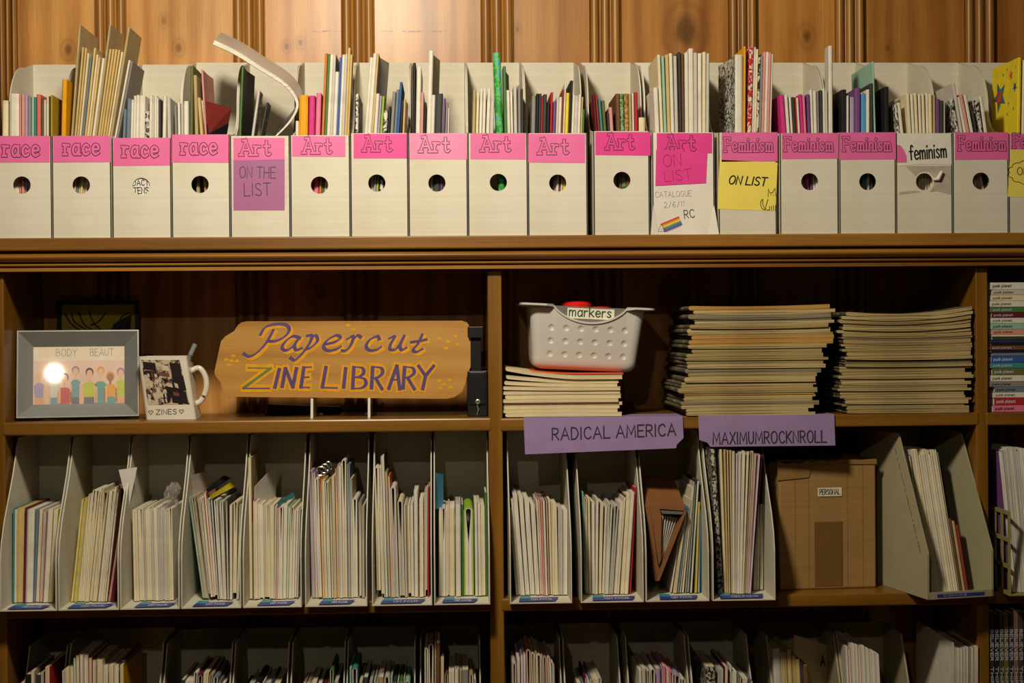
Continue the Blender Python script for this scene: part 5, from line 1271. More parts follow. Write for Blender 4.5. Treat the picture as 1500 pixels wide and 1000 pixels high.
# purple shelf signs
M_PCARD = plain('lilac_card', (152, 128, 172), .65, 0, .06, 30)
def shelf_sign(label, top_px, quad, text, tx, mirror):
    """a folded card: the hanging face in front of the shelf, the flap lying on it"""
    ye = -.005
    fp = [P(a, b, ye - .0005) for a, b in quad]
    fp[0].z = sh2(fp[0].x) + .0006; fp[1].z = sh2(fp[1].x) + .0006
    root = thing('shelf_sign', tuple((fp[0] + fp[1]) / 2), label, 'sign', 'purple card signs on the shelf edge')
    n = len(fp); tilt = lambda p: Vector((p.x, ye - .0005 - .05 * (fp[0].z - p.z), p.z))
    q = [tilt(p) for p in fp]
    mb = MB(); mb.add(q + [p + Vector((0, .0006, 0)) for p in q], [tuple(range(n)), tuple(range(2 * n - 1, n - 1, -1))] + [(i, (i + 1) % n, n + (i + 1) % n, n + i) for i in range(n)])
    mb.build('face', M_PCARD, root)
    a, b = q[0], q[1]
    mb = MB(); mb.hexa([(a.x, ye - .0005, a.z - .0006), (b.x, ye - .0005, b.z - .0006), (b.x, .07, b.z - .0003), (a.x, .07, a.z - .0003), (a.x, ye - .0005, a.z), (b.x, ye - .0005, b.z), (b.x, .07, b.z + .0003), (a.x, .07, a.z + .0003)])
    mb.build('flap', M_PCARD, root)
    x0, yb, x1, yb1, hp = tx
    o = P(x0, yb, ye); e = P(x1, yb1, ye); U = (e - o).normalized(); V = Vector((0, .05, 1)).normalized(); N = U.cross(V)
    o = tilt(o) + Vector((0, -.0002, 0)); st, tw = layout(text, False, .16); mb = MB(); s_ = (e - o).length / tw
    for p in st: ribbon(mb, [(u * s_, v * hp * .0012) for u, v in p], .11 * hp * .0012, (o, U, V, N), .0004)
    mb.build('lettering', plain('ink_marker', (52, 40, 60), .6), root)
shelf_sign('lilac folded card reading radical america, hanging over the shelf edge', None, [(767, 616), (1000, 606), (1001, 641), (991, 651), (990, 656), (769, 665)], 'RADICAL AMERICA', (809, 644, 990, 637, 17), 0)
shelf_sign('lilac folded card reading maximumrocknroll, hanging below the first newspaper pile', None, [(1023, 617), (1222, 608), (1223, 652), (1040, 654), (1036, 648), (1024, 644)], 'MAXIMUMROCKNROLL', (1044, 650, 1210, 647, 17), 0)

# cream journals below the basket
zs = sh2(.2) + .0015
lay = [(740, 911, 0, 5.6), (736, 905, 0, 5.8), (737, 908, 0, 5.0), (738, 912, 0, 4.4), (736, 906, 0, 5.4), (740, 910, 0, 6.4), (735, 909, 0, 5.2), (737, 909, 2, 5.4), (739, 905, 4, 5.4), (742, 907, 7, 5.6), (741, 912, 13, 6.4)]
yJ = .012; z = zs; nj = len(lay); ktop = .0012 * (yJ + 2.68) / 2.68
for i, (xl, xr, cv, t) in enumerate(lay):
    a, b = max(PX(xl, 600, yJ), .0867), PX(xr, 600, yJ); tt = t * ktop; s = cv * ktop; sp = lay[i - 1][2] * ktop if i else 0
    zf = (lambda z, s: lambda f: z + s * (max(0, 1 - f * 1.6)) ** 1.6 )(z, s)
    o = lying('journal', a, b, zf, tt * .97, yJ + random.uniform(-.003, .003), .16, plain('journal_cream' if i % 3 else 'journal_ivory', (226, 206, 160) if i % 3 else (232, 218, 182), .6, 0, .06), paper('cream', (222, 206, 166), 'z'))
    nm = 'cream folded journal under the marker basket, ' + ('topmost of its stack with curled fold' if i == nj - 1 else 'lowest of its stack' if i == 0 else ORD[i] + ' up from the shelf')
    tag(o, nm, 'journal', 'cream journals under the basket'); z += tt
zj = z
# orange folder between journals and basket
o = lying('folder', PX(779, 545, yJ), PX(913, 545, yJ), lambda f: zj + .001 + 8 * ktop * (max(0, 1 - (f * .8 + .2) * 1.6)) ** 1.6, .0022, yJ - .002, .15, plain('orange_plastic', (240, 96, 40), .3, 0, .04), MATS['orange_plastic'], single=True)
tag(o, 'bright orange plastic folder lying between the journals and the white basket', 'folder')

# white marker basket (built upright around its own base, then set down tilted)
bk = thing('basket', (0, 0, 0), 'white plastic basket with round dents and a hand-lettered markers label', 'basket')
M_WPL = plain('white_plastic', (206, 202, 194), .38, 0, .03, 12, .45)
kb = .0012 * (.035 + 2.68) / 2.68
BW, TW, BH, BD = 154 * kb, 170 * kb, 92 * kb, .15
def bk_x(f): return (BW + (TW - BW) * f) / 2
def loopb(f, ins, z, grow=0.0, nf=96):
    hx = bk_x(f) - ins + grow; r = max(.004, (.016 - ins * .5)); y0 = -(.0 + .010 * f) + ins - grow; y1 = BD + .010 * f - ins + grow
    pts = []
    for i in range(nf + 1): pts.append((-hx + r + (2 * hx - 2 * r) * i / nf, y0, 'f'))
    for cx, cy, a0 in ((hx - r, y0 + r, -90), (hx - r, y1 - r, 0), (-hx + r, y1 - r, 90), (-hx + r, y0 + r, 180)):
        for i in range(1, 7 if a0 != 180 else 6):
            a = radians(a0 + 90 * i / 6); pts.append((cx + r * cos(a), cy + r * sin(a), 'c'))
    return [(x, y, z, k) for x, y, k in pts]
NX0, NX1 = -50 * kb, 58 * kb; NC, NH = (NX0 + NX1) / 2, (NX1 - NX0) / 2
def notch(x): return 24 * kb * max(0, 1 - ((x - NC) / NH) ** 2) ** .75 if abs(x - NC) < NH else 0
def dent(x, z):
    best = 0
    for i in range(6):
        for j in range(3):
            d = math.hypot(x - (-52 + 21.6 * i + 1.0 * (z / BH)) * kb, z - (23 + 19.3 * j) * kb)
            best = max(best, .0024 * max(0, 1 - (d / (4.2 * kb)) ** 4))
    return best
rows = []
NLV = 64
for q_ in range(5):
    th = q_ / 5 * pi / 2; rows.append((loopb(0, .018 * (1 - sin(th)), .018 * (1 - cos(th))), 0))
for q_ in range(NLV + 1):
    f = q_ / NLV; rows.append((loopb(f, 0, .018 + (BH - .018) * f), f))
vs = []
def fix(l, f, isrim=0):
    out = []
    for x, y, z, k in l:
        if k == 'f':
            nt_ = notch(x)
            zz = .018 + (BH - .018 - nt_) * f if f > 0 else z
            out.append((x, y + (dent(x, zz) if 0 < f < 1 else 0), zz))
        else: out.append((x, y, z))
    return out
rim = [(1, 0, BH, .0), (1, 0, BH + .001, .017), (1, 0, BH + .0045, .017), (1, 0, BH + .0045, .0)]
allr = [fix(l, f) for l, f in rows]
for f, ins, z, g in rim:
    l = loopb(1, 0, z, g); out = []
    for (x, y, zz, k), (x0, y0, _z, _k) in zip(l, loopb(1, 0, z, 0)):
        if k == 'f':
            nn = notch(x0); gg = g if nn <= 0 else min(g, .003); out.append((x if nn <= 0 else x0, y0 - gg, zz - nn))
        else: out.append((x, y, zz))
    allr.append(out)
for q_ in range(8, -1, -1):
    f = q_ / 8; l = loopb(f, .003, .015 + (BH + .0045 - .015) * f)
    allr.append([(x, y + .0035 if k == 'f' else y, .015 + (BH + .0045 - .015 - notch(x)) * f if k == 'f' else z) for x, y, z, k in l])
n = len(allr[0]); vs = [p for r in allr for p in r]
mb = MB(); mb.add(vs, [(i * n + j, i * n + (j + 1) % n, (i + 1) * n + (j + 1) % n, (i + 1) * n + j) for i in range(len(allr) - 1) for j in range(n)] + [tuple(range(n - 1, -1, -1)), tuple((len(allr) - 1) * n + j for j in range(n))])
bo = mb.build('body', M_WPL, bk, smooth=True)
mb = MB()   # grey liner panel seen in the dip of the front wall
segs = 24; pv = []
for i in range(segs + 1):
    x = NC - NH * .99 + 2 * NH * .99 * i / segs; pv.append((x, BH - notch(x) - .004))
mb.prism(pv + [(NC + NH * .97, BH + .002), (NC - NH * .97, BH + .002)], lambda p, q_, d: (p, d, q_), -.0035, -.0025)
ln = mb.build('liner', plain('grey_liner', (112, 110, 102), .5, 0, .05), bk)
mb = MB(); mb.box(-29 * kb, 40 * kb, -.0042, -.0036, BH - 16 * kb, BH - .5 * kb); lb = mb.build('label', plain('label_cream', (232, 224, 200), .6), bk)
st, tw = layout('markers'); mb = MB(); W_ = 62 * kb
for p in st: ribbon(mb, [(u / tw * W_, v * 14 * kb) for u, v in p], 1.7 * kb, (Vector((-26 * kb, -.0043, BH - 12.5 * kb)), Vector((1, 0, 0)), Vector((0, 0, 1)), Vector((0, -1, 0))), .0003)
mb.build('lettering', plain('ink_green', (20, 74, 60), .5), lb)
bt = radians(3.0)
pb = P(856, 549, .035)
bk.location = (pb.x, .035, zj + .0068); bk.rotation_euler = (0, bt, 0); bk['_o'] = tuple(bk.location)
zbk = zj + .0068
M_RED = plain('red_plastic', (236, 36, 32), .28, 0, .04, 20, .5)
for px, top, r, lb in ((845, 441, 21.5, 'red domed jar in the markers basket, the taller one'), (878, 448, 18, 'red flat jar in the markers basket, the lower one')):
    yj_ = .035 + .045 + (0 if px < 860 else .012)
    p = P(px, top, yj_); j = thing('jar', (p.x, yj_, zbk + .018), lb, 'jar', 'red jars in the basket')
    R_ = r * .00125
    zf = zbk + .018
    mb = MB(); mb.lathe([(R_ * .9, zf - 0), (R_ * .92, p.z - .018)], (p.x, yj_, 0), 28); mb.build('pot', plain('jar_clear', (170, 150, 140), .3), j, smooth=True)
    mb = MB(); mb.lathe([(R_, p.z - .016), (R_ * 1.02, p.z - .006), (R_ * .86, p.z - .0015), (R_ * .5, p.z), (R_ * .1, p.z + .0002)], (p.x, yj_, 0), 28); mb.build('lid', M_RED, j, smooth=True)

# two piles of old newspapers
M_NEWSD = inkart('newsprint_cover', (84, 78, 58), (166, 150, 108), 110, .58, 1.0, .8, (1, 1, .6))
def pile(name, n, lx, rx, zbase, ztop, y0, jl, jr, curve, words_, group, seed, tans=(), greys=()):
    rd = random.Random(seed); w = [rd.uniform(.55, 1.5) for _ in range(n)]; tot = sum(w); z = zbase
    for i in range(n):
        t = (ztop - zbase) * w[i] / tot; f_ = i / (n - 1)
        xl = lerp_list(lx, f_) + rd.uniform(-jl, jl); xr = lerp_list(rx, f_) + rd.uniform(-jr, jr)
        a, b = PX(xl, 530, y0), min(PX(xr, 530, y0), .9292 - .0052 * (xr > 1330) - rd.uniform(0, .004))
        c = lerp_list(curve, f_)
        ph = rd.uniform(0, 6)
        zf = (lambda z, c: lambda u: z + c[0] * (1 - u) ** 3 + c[1] * u ** 3)(z, c)
        col = 'news_tan' if i in tans else ('news_grey' if i in greys else rd.choice(['news_a', 'news_b', 'news_c']))
        rgb = dict(news_tan=(186, 142, 76), news_grey=(140, 128, 100), news_a=(182, 158, 106), news_b=(168, 146, 98), news_c=(190, 168, 120))[col]
        o = lying(name, a, b, zf, t * .995, y0 + rd.uniform(-.0025, .0035), .235, M_NEWSD, paper(col, rgb, 'z', .38), yaw=rd.uniform(-.02, .02), single=True)
        d = {0: 'lowest of the pile', n - 1: 'topmost of the pile'}.get(i, ORD[i] + ' up from the shelf')
        tone = 'browned' if i in tans else ('greyer' if i in greys else 'yellowed')
        tag(o, '%s folded newspaper in the %s, %s' % (tone, words_, d), 'newspaper', group); z += t
pile('newspaper', 29, [(0, 1000), (.25, 998), (.4, 1006), (.6, 1010), (1, 1014)], [(0, 1190), (.3, 1196), (.42, 1206), (.65, 1214), (1, 1216)], sh2(.3) + .0012, PZ(1110, 449, .0), -.004, 6, 9,
     [(0, (0, 0)), (.5, (0, 0)), (1, (.002, .004))], 'pile over the maximumrocknroll card', 'newspapers in the pile above the maximumrocknroll card', 3, (6, 19, 20, 28), (3, 12, 25, 26))
pile('newspaper', 32, [(0, 1235), (.4, 1228), (.5, 1240), (.8, 1228), (1, 1236)], [(0, 1418), (.4, 1418), (.52, 1434), (.6, 1424), (.85, 1425), (1, 1432)], sh2(.93) + .0004, PZ(1330, 461, .0), -.002, 6, 8,
     [(0, (.0005, 0)), (.5, (.001, .001)), (.8, (.004, .005)), (1, (.006, .015))], 'pile beside the right-hand post', 'newspapers in the pile beside the post', 8, (), (16, 17, 24))

# magazines lying spine out beyond the post
MAG = [(62, 106, 'white'), (110, 143, 'pale'), (147, 181, 'cream'), (186, 221, 'white'), (226, 258, 'green'), (262, 294, 'maroon'), (298, 331, 'white'), (335, 371, 'mint'), (375, 408, 'rose'), (410, 422, 'cream'), (424, 444, 'charcoal'), (446, 463, 'navy'), (465, 480, 'black'),
       (482, 510, 'brown'), (512, 529, 'black'), (531, 549, 'slate'), (552, 594, 'blue'), (597, 631, 'teal'), (634, 666, 'olive'), (680, 717, 'white'), (722, 754, 'grey'), (758, 790, 'slate'), (794, 824, 'white'), (830, 864, 'red'), (880, 917, 'pink')]
ym = .004; zz0 = sh2(1.0) + .0004; zz = zz0
for i, (a, b, c) in enumerate(MAG[::-1]):
    zt_ = PZ(1470, 400 + a / 4.545, ym); lo = zz; hi = max(zt_, lo + .002)
    x0 = PX(1450 + random.uniform(0, 4) + (3 if i < 4 else 0), 520, ym)
    cv, pg = MB(), MB(); t = hi - lo; e = .0006
    x1 = x0 + .205
    pr_ = [(ym + .26, lo), (ym + .26, lo + e), (ym + e * 2, lo + e), (ym + e * 2, hi - e), (ym + .26, hi - e), (ym + .26, hi), (ym + .001, hi), (ym, hi - .0006), (ym, lo + .0006), (ym + .001, lo)]
    pr_ = [(min(p, ym + .24), q_) for p, q_ in pr_]
    cv.prism(pr_, lambda p, q_, d: (d, p, q_), x0, x1)
    o = cv.build('magazine', zmat(c)); pg.box(x0 + .0008, x1 - .0008, ym + e * 2, ym + .238, lo + e, hi - e); pg.build('pages', pmat('white', 'z'), o)
    ink = M_INK if c in ('white', 'pale', 'cream', 'mint', 'grey', 'slate', 'pink', 'rose') else M_CHALK
    if t > .006:
        st, tw = layout('punk planet'); m2 = MB(); W_ = .034
        for p in st: ribbon(m2, [(u / tw * W_, v * t * .42) for u, v in p], t * .07, (Vector((x0 + .004, ym, lo + t * .34)), Vector((1, 0, 0)), Vector((0, 0, 1)), Vector((0, -1, 0))), .0002)
        m2.build('lettering', ink, o)
    ZINES.append(dict(o=o, box='flat stack beyond the far post', colour=WORD.get(c, c), x=hi, t=t, h=hi, kind='magazine', vert=True)); o['group'] = 'magazines lying in the flat stack'
    zz = hi + .0003

# dark spined magazines standing below
yb_ = .004
for i in range(9):
    xa = PX(1450 + 7.1 * i, 940, yb_); t = 6.6 * .0012
    zt_ = PZ(1470, 896 + random.uniform(-2, 3), yb_)
    c = ['charcoal', 'black', 'olive', 'gold', 'charcoal', 'rose', 'brown', 'charcoal', 'black'][i]
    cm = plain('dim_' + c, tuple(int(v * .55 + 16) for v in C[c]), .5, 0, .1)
    z0_ = Z4T + .0004
    cv, pg = MB(), MB(); e = .0006
    pr_ = [(xa, .2), (xa, yb_ + .001), (xa + .001, yb_), (xa + t - .001, yb_), (xa + t, yb_ + .001), (xa + t, .2), (xa + t - e, .2), (xa + t - e, yb_ + .0016), (xa + e, yb_ + .0016), (xa + e, .2)]
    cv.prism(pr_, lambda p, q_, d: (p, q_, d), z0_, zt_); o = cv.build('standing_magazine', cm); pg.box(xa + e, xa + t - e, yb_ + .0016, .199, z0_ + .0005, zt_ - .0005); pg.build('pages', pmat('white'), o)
    for tx, ya in (('BELIEVER', 922), ('THIRTY', 976)):
        st, tw = layout(tx); m2 = MB(); zz_ = PZ(1470, ya, yb_); W_ = 46 * .0012
        for p in st: ribbon(m2, [(u / tw * W_, v * t * .62) for u, v in p], t * .13, (Vector((xa + t * .18, yb_, zz_)), Vector((0, 0, -1)), Vector((1, 0, 0)), Vector((0, -1, 0))), .0002)
        m2.build('lettering', M_CHALK, o)
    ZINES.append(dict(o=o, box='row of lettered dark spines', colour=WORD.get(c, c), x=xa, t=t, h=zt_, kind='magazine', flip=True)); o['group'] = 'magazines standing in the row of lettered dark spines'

# ------------------------------------------------------------------ carton, grey file and green file on the lower shelf
zs3 = Z3T + .0004
bx = thing('cardboard_box', (0, 0, 0), 'brown cardboard carton with taped seam and small personal label', 'box')
M_KRAFT = cardboard('kraft_card', (166, 130, 78), .8, .12); M_KRAFT2 = cardboard('kraft_card_worn', (154, 118, 68), .85, .2)
kc = .0012 * 1.012
CW, CH, CD = 149 * kc, 188 * kc, .17
mb = MB(); mb.box(0, CW, 0, CD, 0, CH); body = mb.build('body', M_KRAFT, bx, bevel=.003)
def flapm(nm, pts, th, mat):
    mb = MB(); mb.prism(pts, lambda p, q_, d: (p, d, q_), -.0022, -.0022 + th); return mb.build(nm, mat, bx)
rs = random.Random(4); top = []
for i in range(25): top.append((CW * i / 24, CH + .004 + rs.uniform(-.0016, .0016) - .004 * abs(sin(i * .9)) * (i < 9)))
flapm('flap', [(-.002, CH - .030), (CW * .30, CH - .026), (CW * .32, CH - .018), (CW * .33, CH - .003), (CW * 1.01, CH - .004)] + [(x + .001, z) for x, z in top[::-1]] + [(-.003, CH + .004)], .0022, M_KRAFT2)
mb = MB(); vs = []
for i in range(13):
    for j in range(7): vs.append((CW * i / 12, CD * j / 6 - .001, CH + .0015 + .0035 * abs(sin(i * 1.3 + j)) * (1 if 0 < j < 6 else .4)))
nv = len(vs); vs += [(a, b, CH + .0004) for a, b, c in vs]
fs = [(i * 7 + j, i * 7 + j + 1, i * 7 + j + 8, i * 7 + j + 7) for i in range(12) for j in range(6)]
mb.add(vs, fs + [tuple(nv + k for k in f[::-1]) for f in fs]); mb.build('flap', M_KRAFT2, bx)
mb = MB(); mb.box(54 * kc, 97 * kc, -.0008, -.0002, 4 * kc, 100 * kc); mb.build('tape', plain('brown_tape', (118, 82, 40), .22, 0, .08, 30, .5), bx)
mb = MB(); mb.box(52 * kc, 94 * kc, -.0012, -.0009, 2 * kc, 160 * kc); mb.build('clear_tape', glassy('tape_sheen', (190, 160, 110), .05, .12), bx)
mb = MB(); mb.box(59 * kc, 96 * kc, -.0018, -.0013, 138 * kc, 151 * kc); lb = mb.build('label', plain('label_white', (226, 216, 190), .6), bx)
st, tw = layout('PERSONAL'); mb = MB()
for p in st: ribbon(mb, [(u / tw * 31 * kc, v * 7.5 * kc) for u, v in p], .95 * kc, (Vector((62 * kc, -.0018, 141 * kc)), Vector((1, 0, 0)), Vector((0, 0, 1)), Vector((0, -1, 0))), .0003)
mb.build('lettering', M_INK, lb)
mb = MB()
for x in (.16, .30, .70, .86): mb.box(CW * x, CW * x + .0012, -.0006, .0, .004, CH - .006)
mb.build('crease', M_KRAFT2, bx)
pc_ = P(1142, 870, .040); bx.location = (pc_.x, .040, zs3); bx.rotation_euler = (0, 0, radians(5)); bx['_o'] = tuple(bx.location)

M_GREYP = plain('putty_plastic', (168, 160, 128), .45, 0, .04, 15, .35)
yg = -.075; GA = radians(12)
gx0 = PX(1359, 876, yg); gx1 = gx0 + (PX(1457, 872, -.054) - gx0) / cos(GA)
nz0 = len(ZINES)
gH = .282
gf = file_box('magazine_file', gx0, gx1, yg, .25, zs3, gH, .012, 'putty grey plastic magazine file with slanted front, standing between carton and post', None, M_GREYP, prof=[(0, .080), (.012, .086), (.40, gH - .004), (.42, gH), (1, gH)], th=.0032)
mb = MB(); mb.box(gx0 + .018, gx1 - .018, yg - .0006, yg - .0001, zs3 + .003, zs3 + .0085); lb = mb.build('label', M_BLUE, gf)
mb = MB(); st, tw = layout('COMICS'); W_ = .045
for p in st: ribbon(mb, [(u / tw * W_, v * .003) for u, v in p], .0005, (Vector((gx0 + .03, yg - .0006, zs3 + .0042)), Vector((1, 0, 0)), Vector((0, 0, 1)), Vector((0, -1, 0))), .0002)
mb.build('lettering', M_CHALK, lb)
# faded handwriting along the slanted edge of its outer side
mb = MB(); dirv = Vector((0, .40 * .25, gH - .084)).normalized(); frs = (Vector((gx0, yg + .012, zs3 + .070)), -dirv, Vector((0, dirv.z, -dirv.y)) * -1, Vector((-1, 0, 0)))
rs = random.Random(9); u = -.012
while u > -.205:
    w_ = rs.uniform(.003, .007)
    ribbon(mb, [(u, -.008), (u - w_ * .4, -.005 + rs.uniform(-.001, .001)), (u - w_ * .7, -.008), (u - w_, -.0055)], .0006, frs, .0003); u -= w_ + rs.choice([.001, .001, .006])
mb.build('handwriting', plain('ink_brown', (70, 60, 50), .7), gf)
gN = 'putty grey file'
gcols = [('tan', 1.0), ('gold', 1.6), ('black', 1.0), ('pale', .8)] + [('white', .9), ('cream', .8), ('white', .8), ('pale', .7), ('white', .9), ('cream', .8), ('white', .8), ('white', .9), ('cream', .8), ('white', .9), ('charcoal', .5)]
x = gx0 + .0045; tot = sum(w for _, w in gcols); span = .076
for c, w in gcols:
    t = span * w / tot
    zine('leaning_zine', gN, c, x, x, zs3 + .0036, PZ(1350, 662 + random.uniform(-4, 5), .03), t * .94, -.045 + random.uniform(0, .004), .12, 'book', random.choice(['white', 'cream']), ly=.30, group='zines leaning back in the putty grey file'); x += t
for c, zt_ in (('brown', 760), ('tan', 764), ('brick', 770)):
    zine('leaning_zine', gN, c, x + .001, x + .001, zs3 + .0036, PZ(1400, zt_, .0), .0045, -.044, .10, 'spine', 'cream', ly=.30, group='zines leaning back in the putty grey file'); x += .0062

GC = Vector((gx0, yg, 0)); GM = Matrix.Rotation(GA, 3, 'Z')
for o in [gf] + [z['o'] for z in ZINES[nz0:]]:
    l = GM @ (Vector(o.location) - GC) + GC; o.location = l; o.rotation_euler = (0, 0, GA)

M_OLIVEP = plain('olive_plastic', (150, 142, 84), .4, 0, .05, 15, .4)
yo = -.050; ox0 = PX(1478.5, 872, yo); ox1 = ox0 + .105
og = thing('magazine_file', ((ox0 + ox1) / 2, yo + .12, zs3), 'olive plastic lattice magazine file with window openings beyond the far post', 'magazine file')
mb = MB(); oh = .148; od = .25
ncol, nrow = 7, 3; bw_ = .007
for side in (ox0, ox1 - .003):
    for r in range(nrow + 1): mb.box(side, side + .003, yo, yo + od, zs3 + (oh - bw_) * r / nrow, zs3 + (oh - bw_) * r / nrow + bw_)
    for c in range(ncol + 1):
        yc = yo + (od - bw_) * c / ncol
        for r in range(nrow): mb.box(side, side + .003, yc, yc + bw_, zs3 + (oh - bw_) * r / nrow + bw_ - .0002, zs3 + (oh - bw_) * (r + 1) / nrow + .0002)
mb.build('side_panel', M_OLIVEP, og)
mb = MB(); mb.box(ox0 + .003, ox1 - .003, yo, yo + od, zs3, zs3 + .003); mb.build('floor_panel', M_OLIVEP, og)
mb = MB()
for c in range(8): mb.box(ox0 + (ox1 - ox0 - .004) * c / 7, ox0 + (ox1 - ox0 - .004) * c / 7 + .004, yo + od, yo + od + .003, zs3, zs3 + .285)
for r in range(4): mb.box(ox0, ox1, yo + od, yo + od + .003, zs3 + .281 * r / 3, zs3 + .281 * r / 3 + .004)
mb.build('back_panel', M_OLIVEP, og)
oN = 'olive lattice file'
x = ox0 + .0105
for c, w, zt_ in (('purple', .009, 660), ('white', .006, 658), ('white', .006, 655), ('pale', .005, 657), ('white', .007, 655), ('lilac', .004, 660), ('white', .007, 656), ('white', .007, 657), ('pale', .006, 660), ('white', .008, 662), ('white', .008, 660), ('cream', .008, 664)):
    zine('leaning_zine', oN, c, x, x - .006, zs3 + .0036, PZ(1480, zt_, .02), w * .94, -.035, .15, 'book', random.choice(['white', 'white', 'grey']), ly=.2, group='zines standing in the olive lattice file'); x += w

# ------------------------------------------------------------------ bottom row
YF4 = -.012
R4 = [(20, 79, 0), (83, 225, 0), (229, 330, 0), (333, 416, 0), (420, 501, 0), (504, 607, 0), (614, 705, 0), (741, 826, 0), (830, 914, 0), (925, 1016, 0), (1020, 1110, 0)]
N4 = ['bottom file at cut-off end', 'bottom file with spiral notebook', 'bottom file of fanned dark zines', 'bottom file of low zines', 'bottom file with green zine', 'bottom file of coloured spines', 'bottom file beside the post',
      'bottom file of white zines', 'nearly empty bottom file', 'bottom file of pale zines', 'bottom file with speckled notebook']
L4 = ['white file in the bottom row at the cut-off end, holding red and black booklets', 'wide white file in the bottom row with books and yellow spiral notebook', 'white file in the bottom row with dark fanned zines, beside the spiral notebook file',
      'shaded white file in the bottom row with only few low zines in it', 'shaded white file in the bottom row with a bright green zine', 'shaded white file in the bottom row with many thin coloured spines', 'shaded white file in the bottom row against the middle post',
      'white file in the bottom row with white zines fanning out past the post', 'nearly empty shaded white file in the bottom row', 'shaded white file in the bottom row with low pale zines', 'shaded white file in the bottom row holding a black speckled notebook']
H4 = .293; F4 = []
PROF4 = [(0, .008), (.004, .34 * H4), (.06, .44 * H4), (.14, .60 * H4), (.26, .78 * H4), (.36, .9 * H4), (.42, H4), (1, H4)]
for i, (xl, xr, _) in enumerate(R4):
    x0, x1 = PX(xl, 1000, YF4), PX(xr, 1000, YF4)
    fb = file_box('open_file', x0, x1, YF4, .235, Z4T + .0003, H4 + (.004 if i == 1 else 0), .007, L4[i], 'open files in the bottom row', M_CARDG, prof=PROF4[:-2] + [(.42, H4 + (.004 if i == 1 else 0)), (1, H4 + (.004 if i == 1 else 0))])
    F4.append((fb, x0, x1, Z4T + .0003))
DK = ['charcoal', 'black', 'white', 'pale', 'grey', 'tan', 'maroon', 'slate', 'white']
kw = dict(name='booklet', group='booklets in the bottom row', y0=.012, dep=.15, ybot=1165)
fill(N4[0], F4[0], (24, 70), (26, 74), [(0, 1000), (.5, 984), (1, 978)], 6, fold=0, accents={0: A('coral', w=1), 1: A('black', w=1.4), 2: A('tan', w=.7), 3: A('charcoal', w=1), 4: A('black', w=.8), 5: A('red', w=1)}, **kw)
fill(N4[1], F4[1], (94, 172), (88, 176), [(0, 988), (.2, 974), (.3, 958), (.5, 962), (.7, 968), (.8, 976), (1, 972)], 13, fold=0, accents={0: A('white', s='book'), 1: A('cream', s='book'), 2: A('tan', s='book'), 3: A('mint', w=.6), 4: A('cream', s='book', w=.8), 5: A('rose', s='book'), 6: A('white', s='book'), 7: A('red', s='book', w=.9), 8: A('white', s='book', w=.8), 9: A('cream', s='spine', w=1.6), 10: A('white', s='book', w=1.2), 11: A('cream', s='book', w=1.2), 12: A('cream', s='book', w=1.3)}, yj=3, **kw)
fill(N4[2], F4[2], (246, 318), (258, 330), [(0, 1010), (.3, 990), (.6, 984), (.8, 992), (1, 998)], 11, fold=.4, pal=DK, **kw)
fill(N4[3], F4[3], (345, 404), (352, 410), [(0, 1014), (.3, 1000), (.6, 1004), (1, 1004)], 9, fold=.4, pal=DK, **kw)
fill(N4[4], F4[4], (436, 494), (440, 497), [(0, 1012), (.5, 1000), (.85, 994), (1, 1000)], 9, fold=.3, pal=DK, accents={7: A('green', w=1.2, dy=-14)}, **kw)
fill(N4[5], F4[5], (512, 600), (512, 602), [(0, 975), (.1, 980), (.2, 996), (1, 992)], 15, fold=.2, pal=['white', 'pale', 'green', 'teal', 'charcoal', 'purple', 'coral', 'mint', 'tan', 'black'], **kw)
fill(N4[6], F4[6], (622, 698), (622, 698), [(0, 945), (.3, 940), (.4, 990), (.7, 978), (1, 990)], 12, fold=.3, pal=['white', 'pale', 'grey', 'tan', 'charcoal', 'brown', 'white'], **kw)
fill(N4[7], F4[7], (752, 818), (750, 812), [(0, 968), (.2, 962), (.4, 945), (.6, 962), (.8, 960), (1, 972)], 13, fold=.8, gapf=.5, pal=['white', 'white', 'pale', 'cream', 'rose', 'lilac'], **kw)
fill(N4[8], F4[8], (842, 880), (846, 882), [(0, 1000), (.9, 990), (1, 978)], 7, fold=.5, pal=DK, **kw)
fill(N4[9], F4[9], (940, 1006), (936, 1006), [(0, 985), (.6, 980), (1, 996)], 11, fold=.6, pal=['white', 'pale', 'cream', 'lilac', 'pink'], **kw)
fill(N4[10], F4[10], (1034, 1096), (1034, 1104), [(0, 960), (.15, 975), (.5, 978), (1, 998)], 9, fold=.3, pal=DK, accents={0: A('speckled', w=2.6, s='spine')}, **kw)
# spiral notebook
xa = PX(176, 1000, .012); nb = thing('spiral_notebook', (xa, .08, Z4T + .004), 'yellow covered spiral notebook with black wire, in the bottom row', 'notebook')
zt_ = PZ(178, 974, .012); zb = Z4T + .0037
mb = MB(); mb.box(xa, xa + .005, .012, .17, zb, zt_); mb.build('pages', pmat('cream'), nb)
mb = MB(); mb.box(xa + .005, xa + .0065, .012, .17, zb, zt_ + .001); mb.build('cover', plain('notebook_yellow', (206, 156, 20), .5, 0, .06), nb)
mb = MB(); mb.box(xa - .0015, xa, .012, .17, zb, zt_ + .001); mb.build('back_cover', zmat('black'), nb)
for k in range(16):
    yy = .018 + k * .0095; mb = MB()
    mb.tube([(xa + .0025 + .0052 * cos(q_ * 2 * pi / 10), yy, zt_ + .002 + .0042 * sin(q_ * 2 * pi / 10)) for q_ in range(11)], .0008, 6, caps=False); mb.build('wire_ring', M_BLACKP, nb, smooth=True)

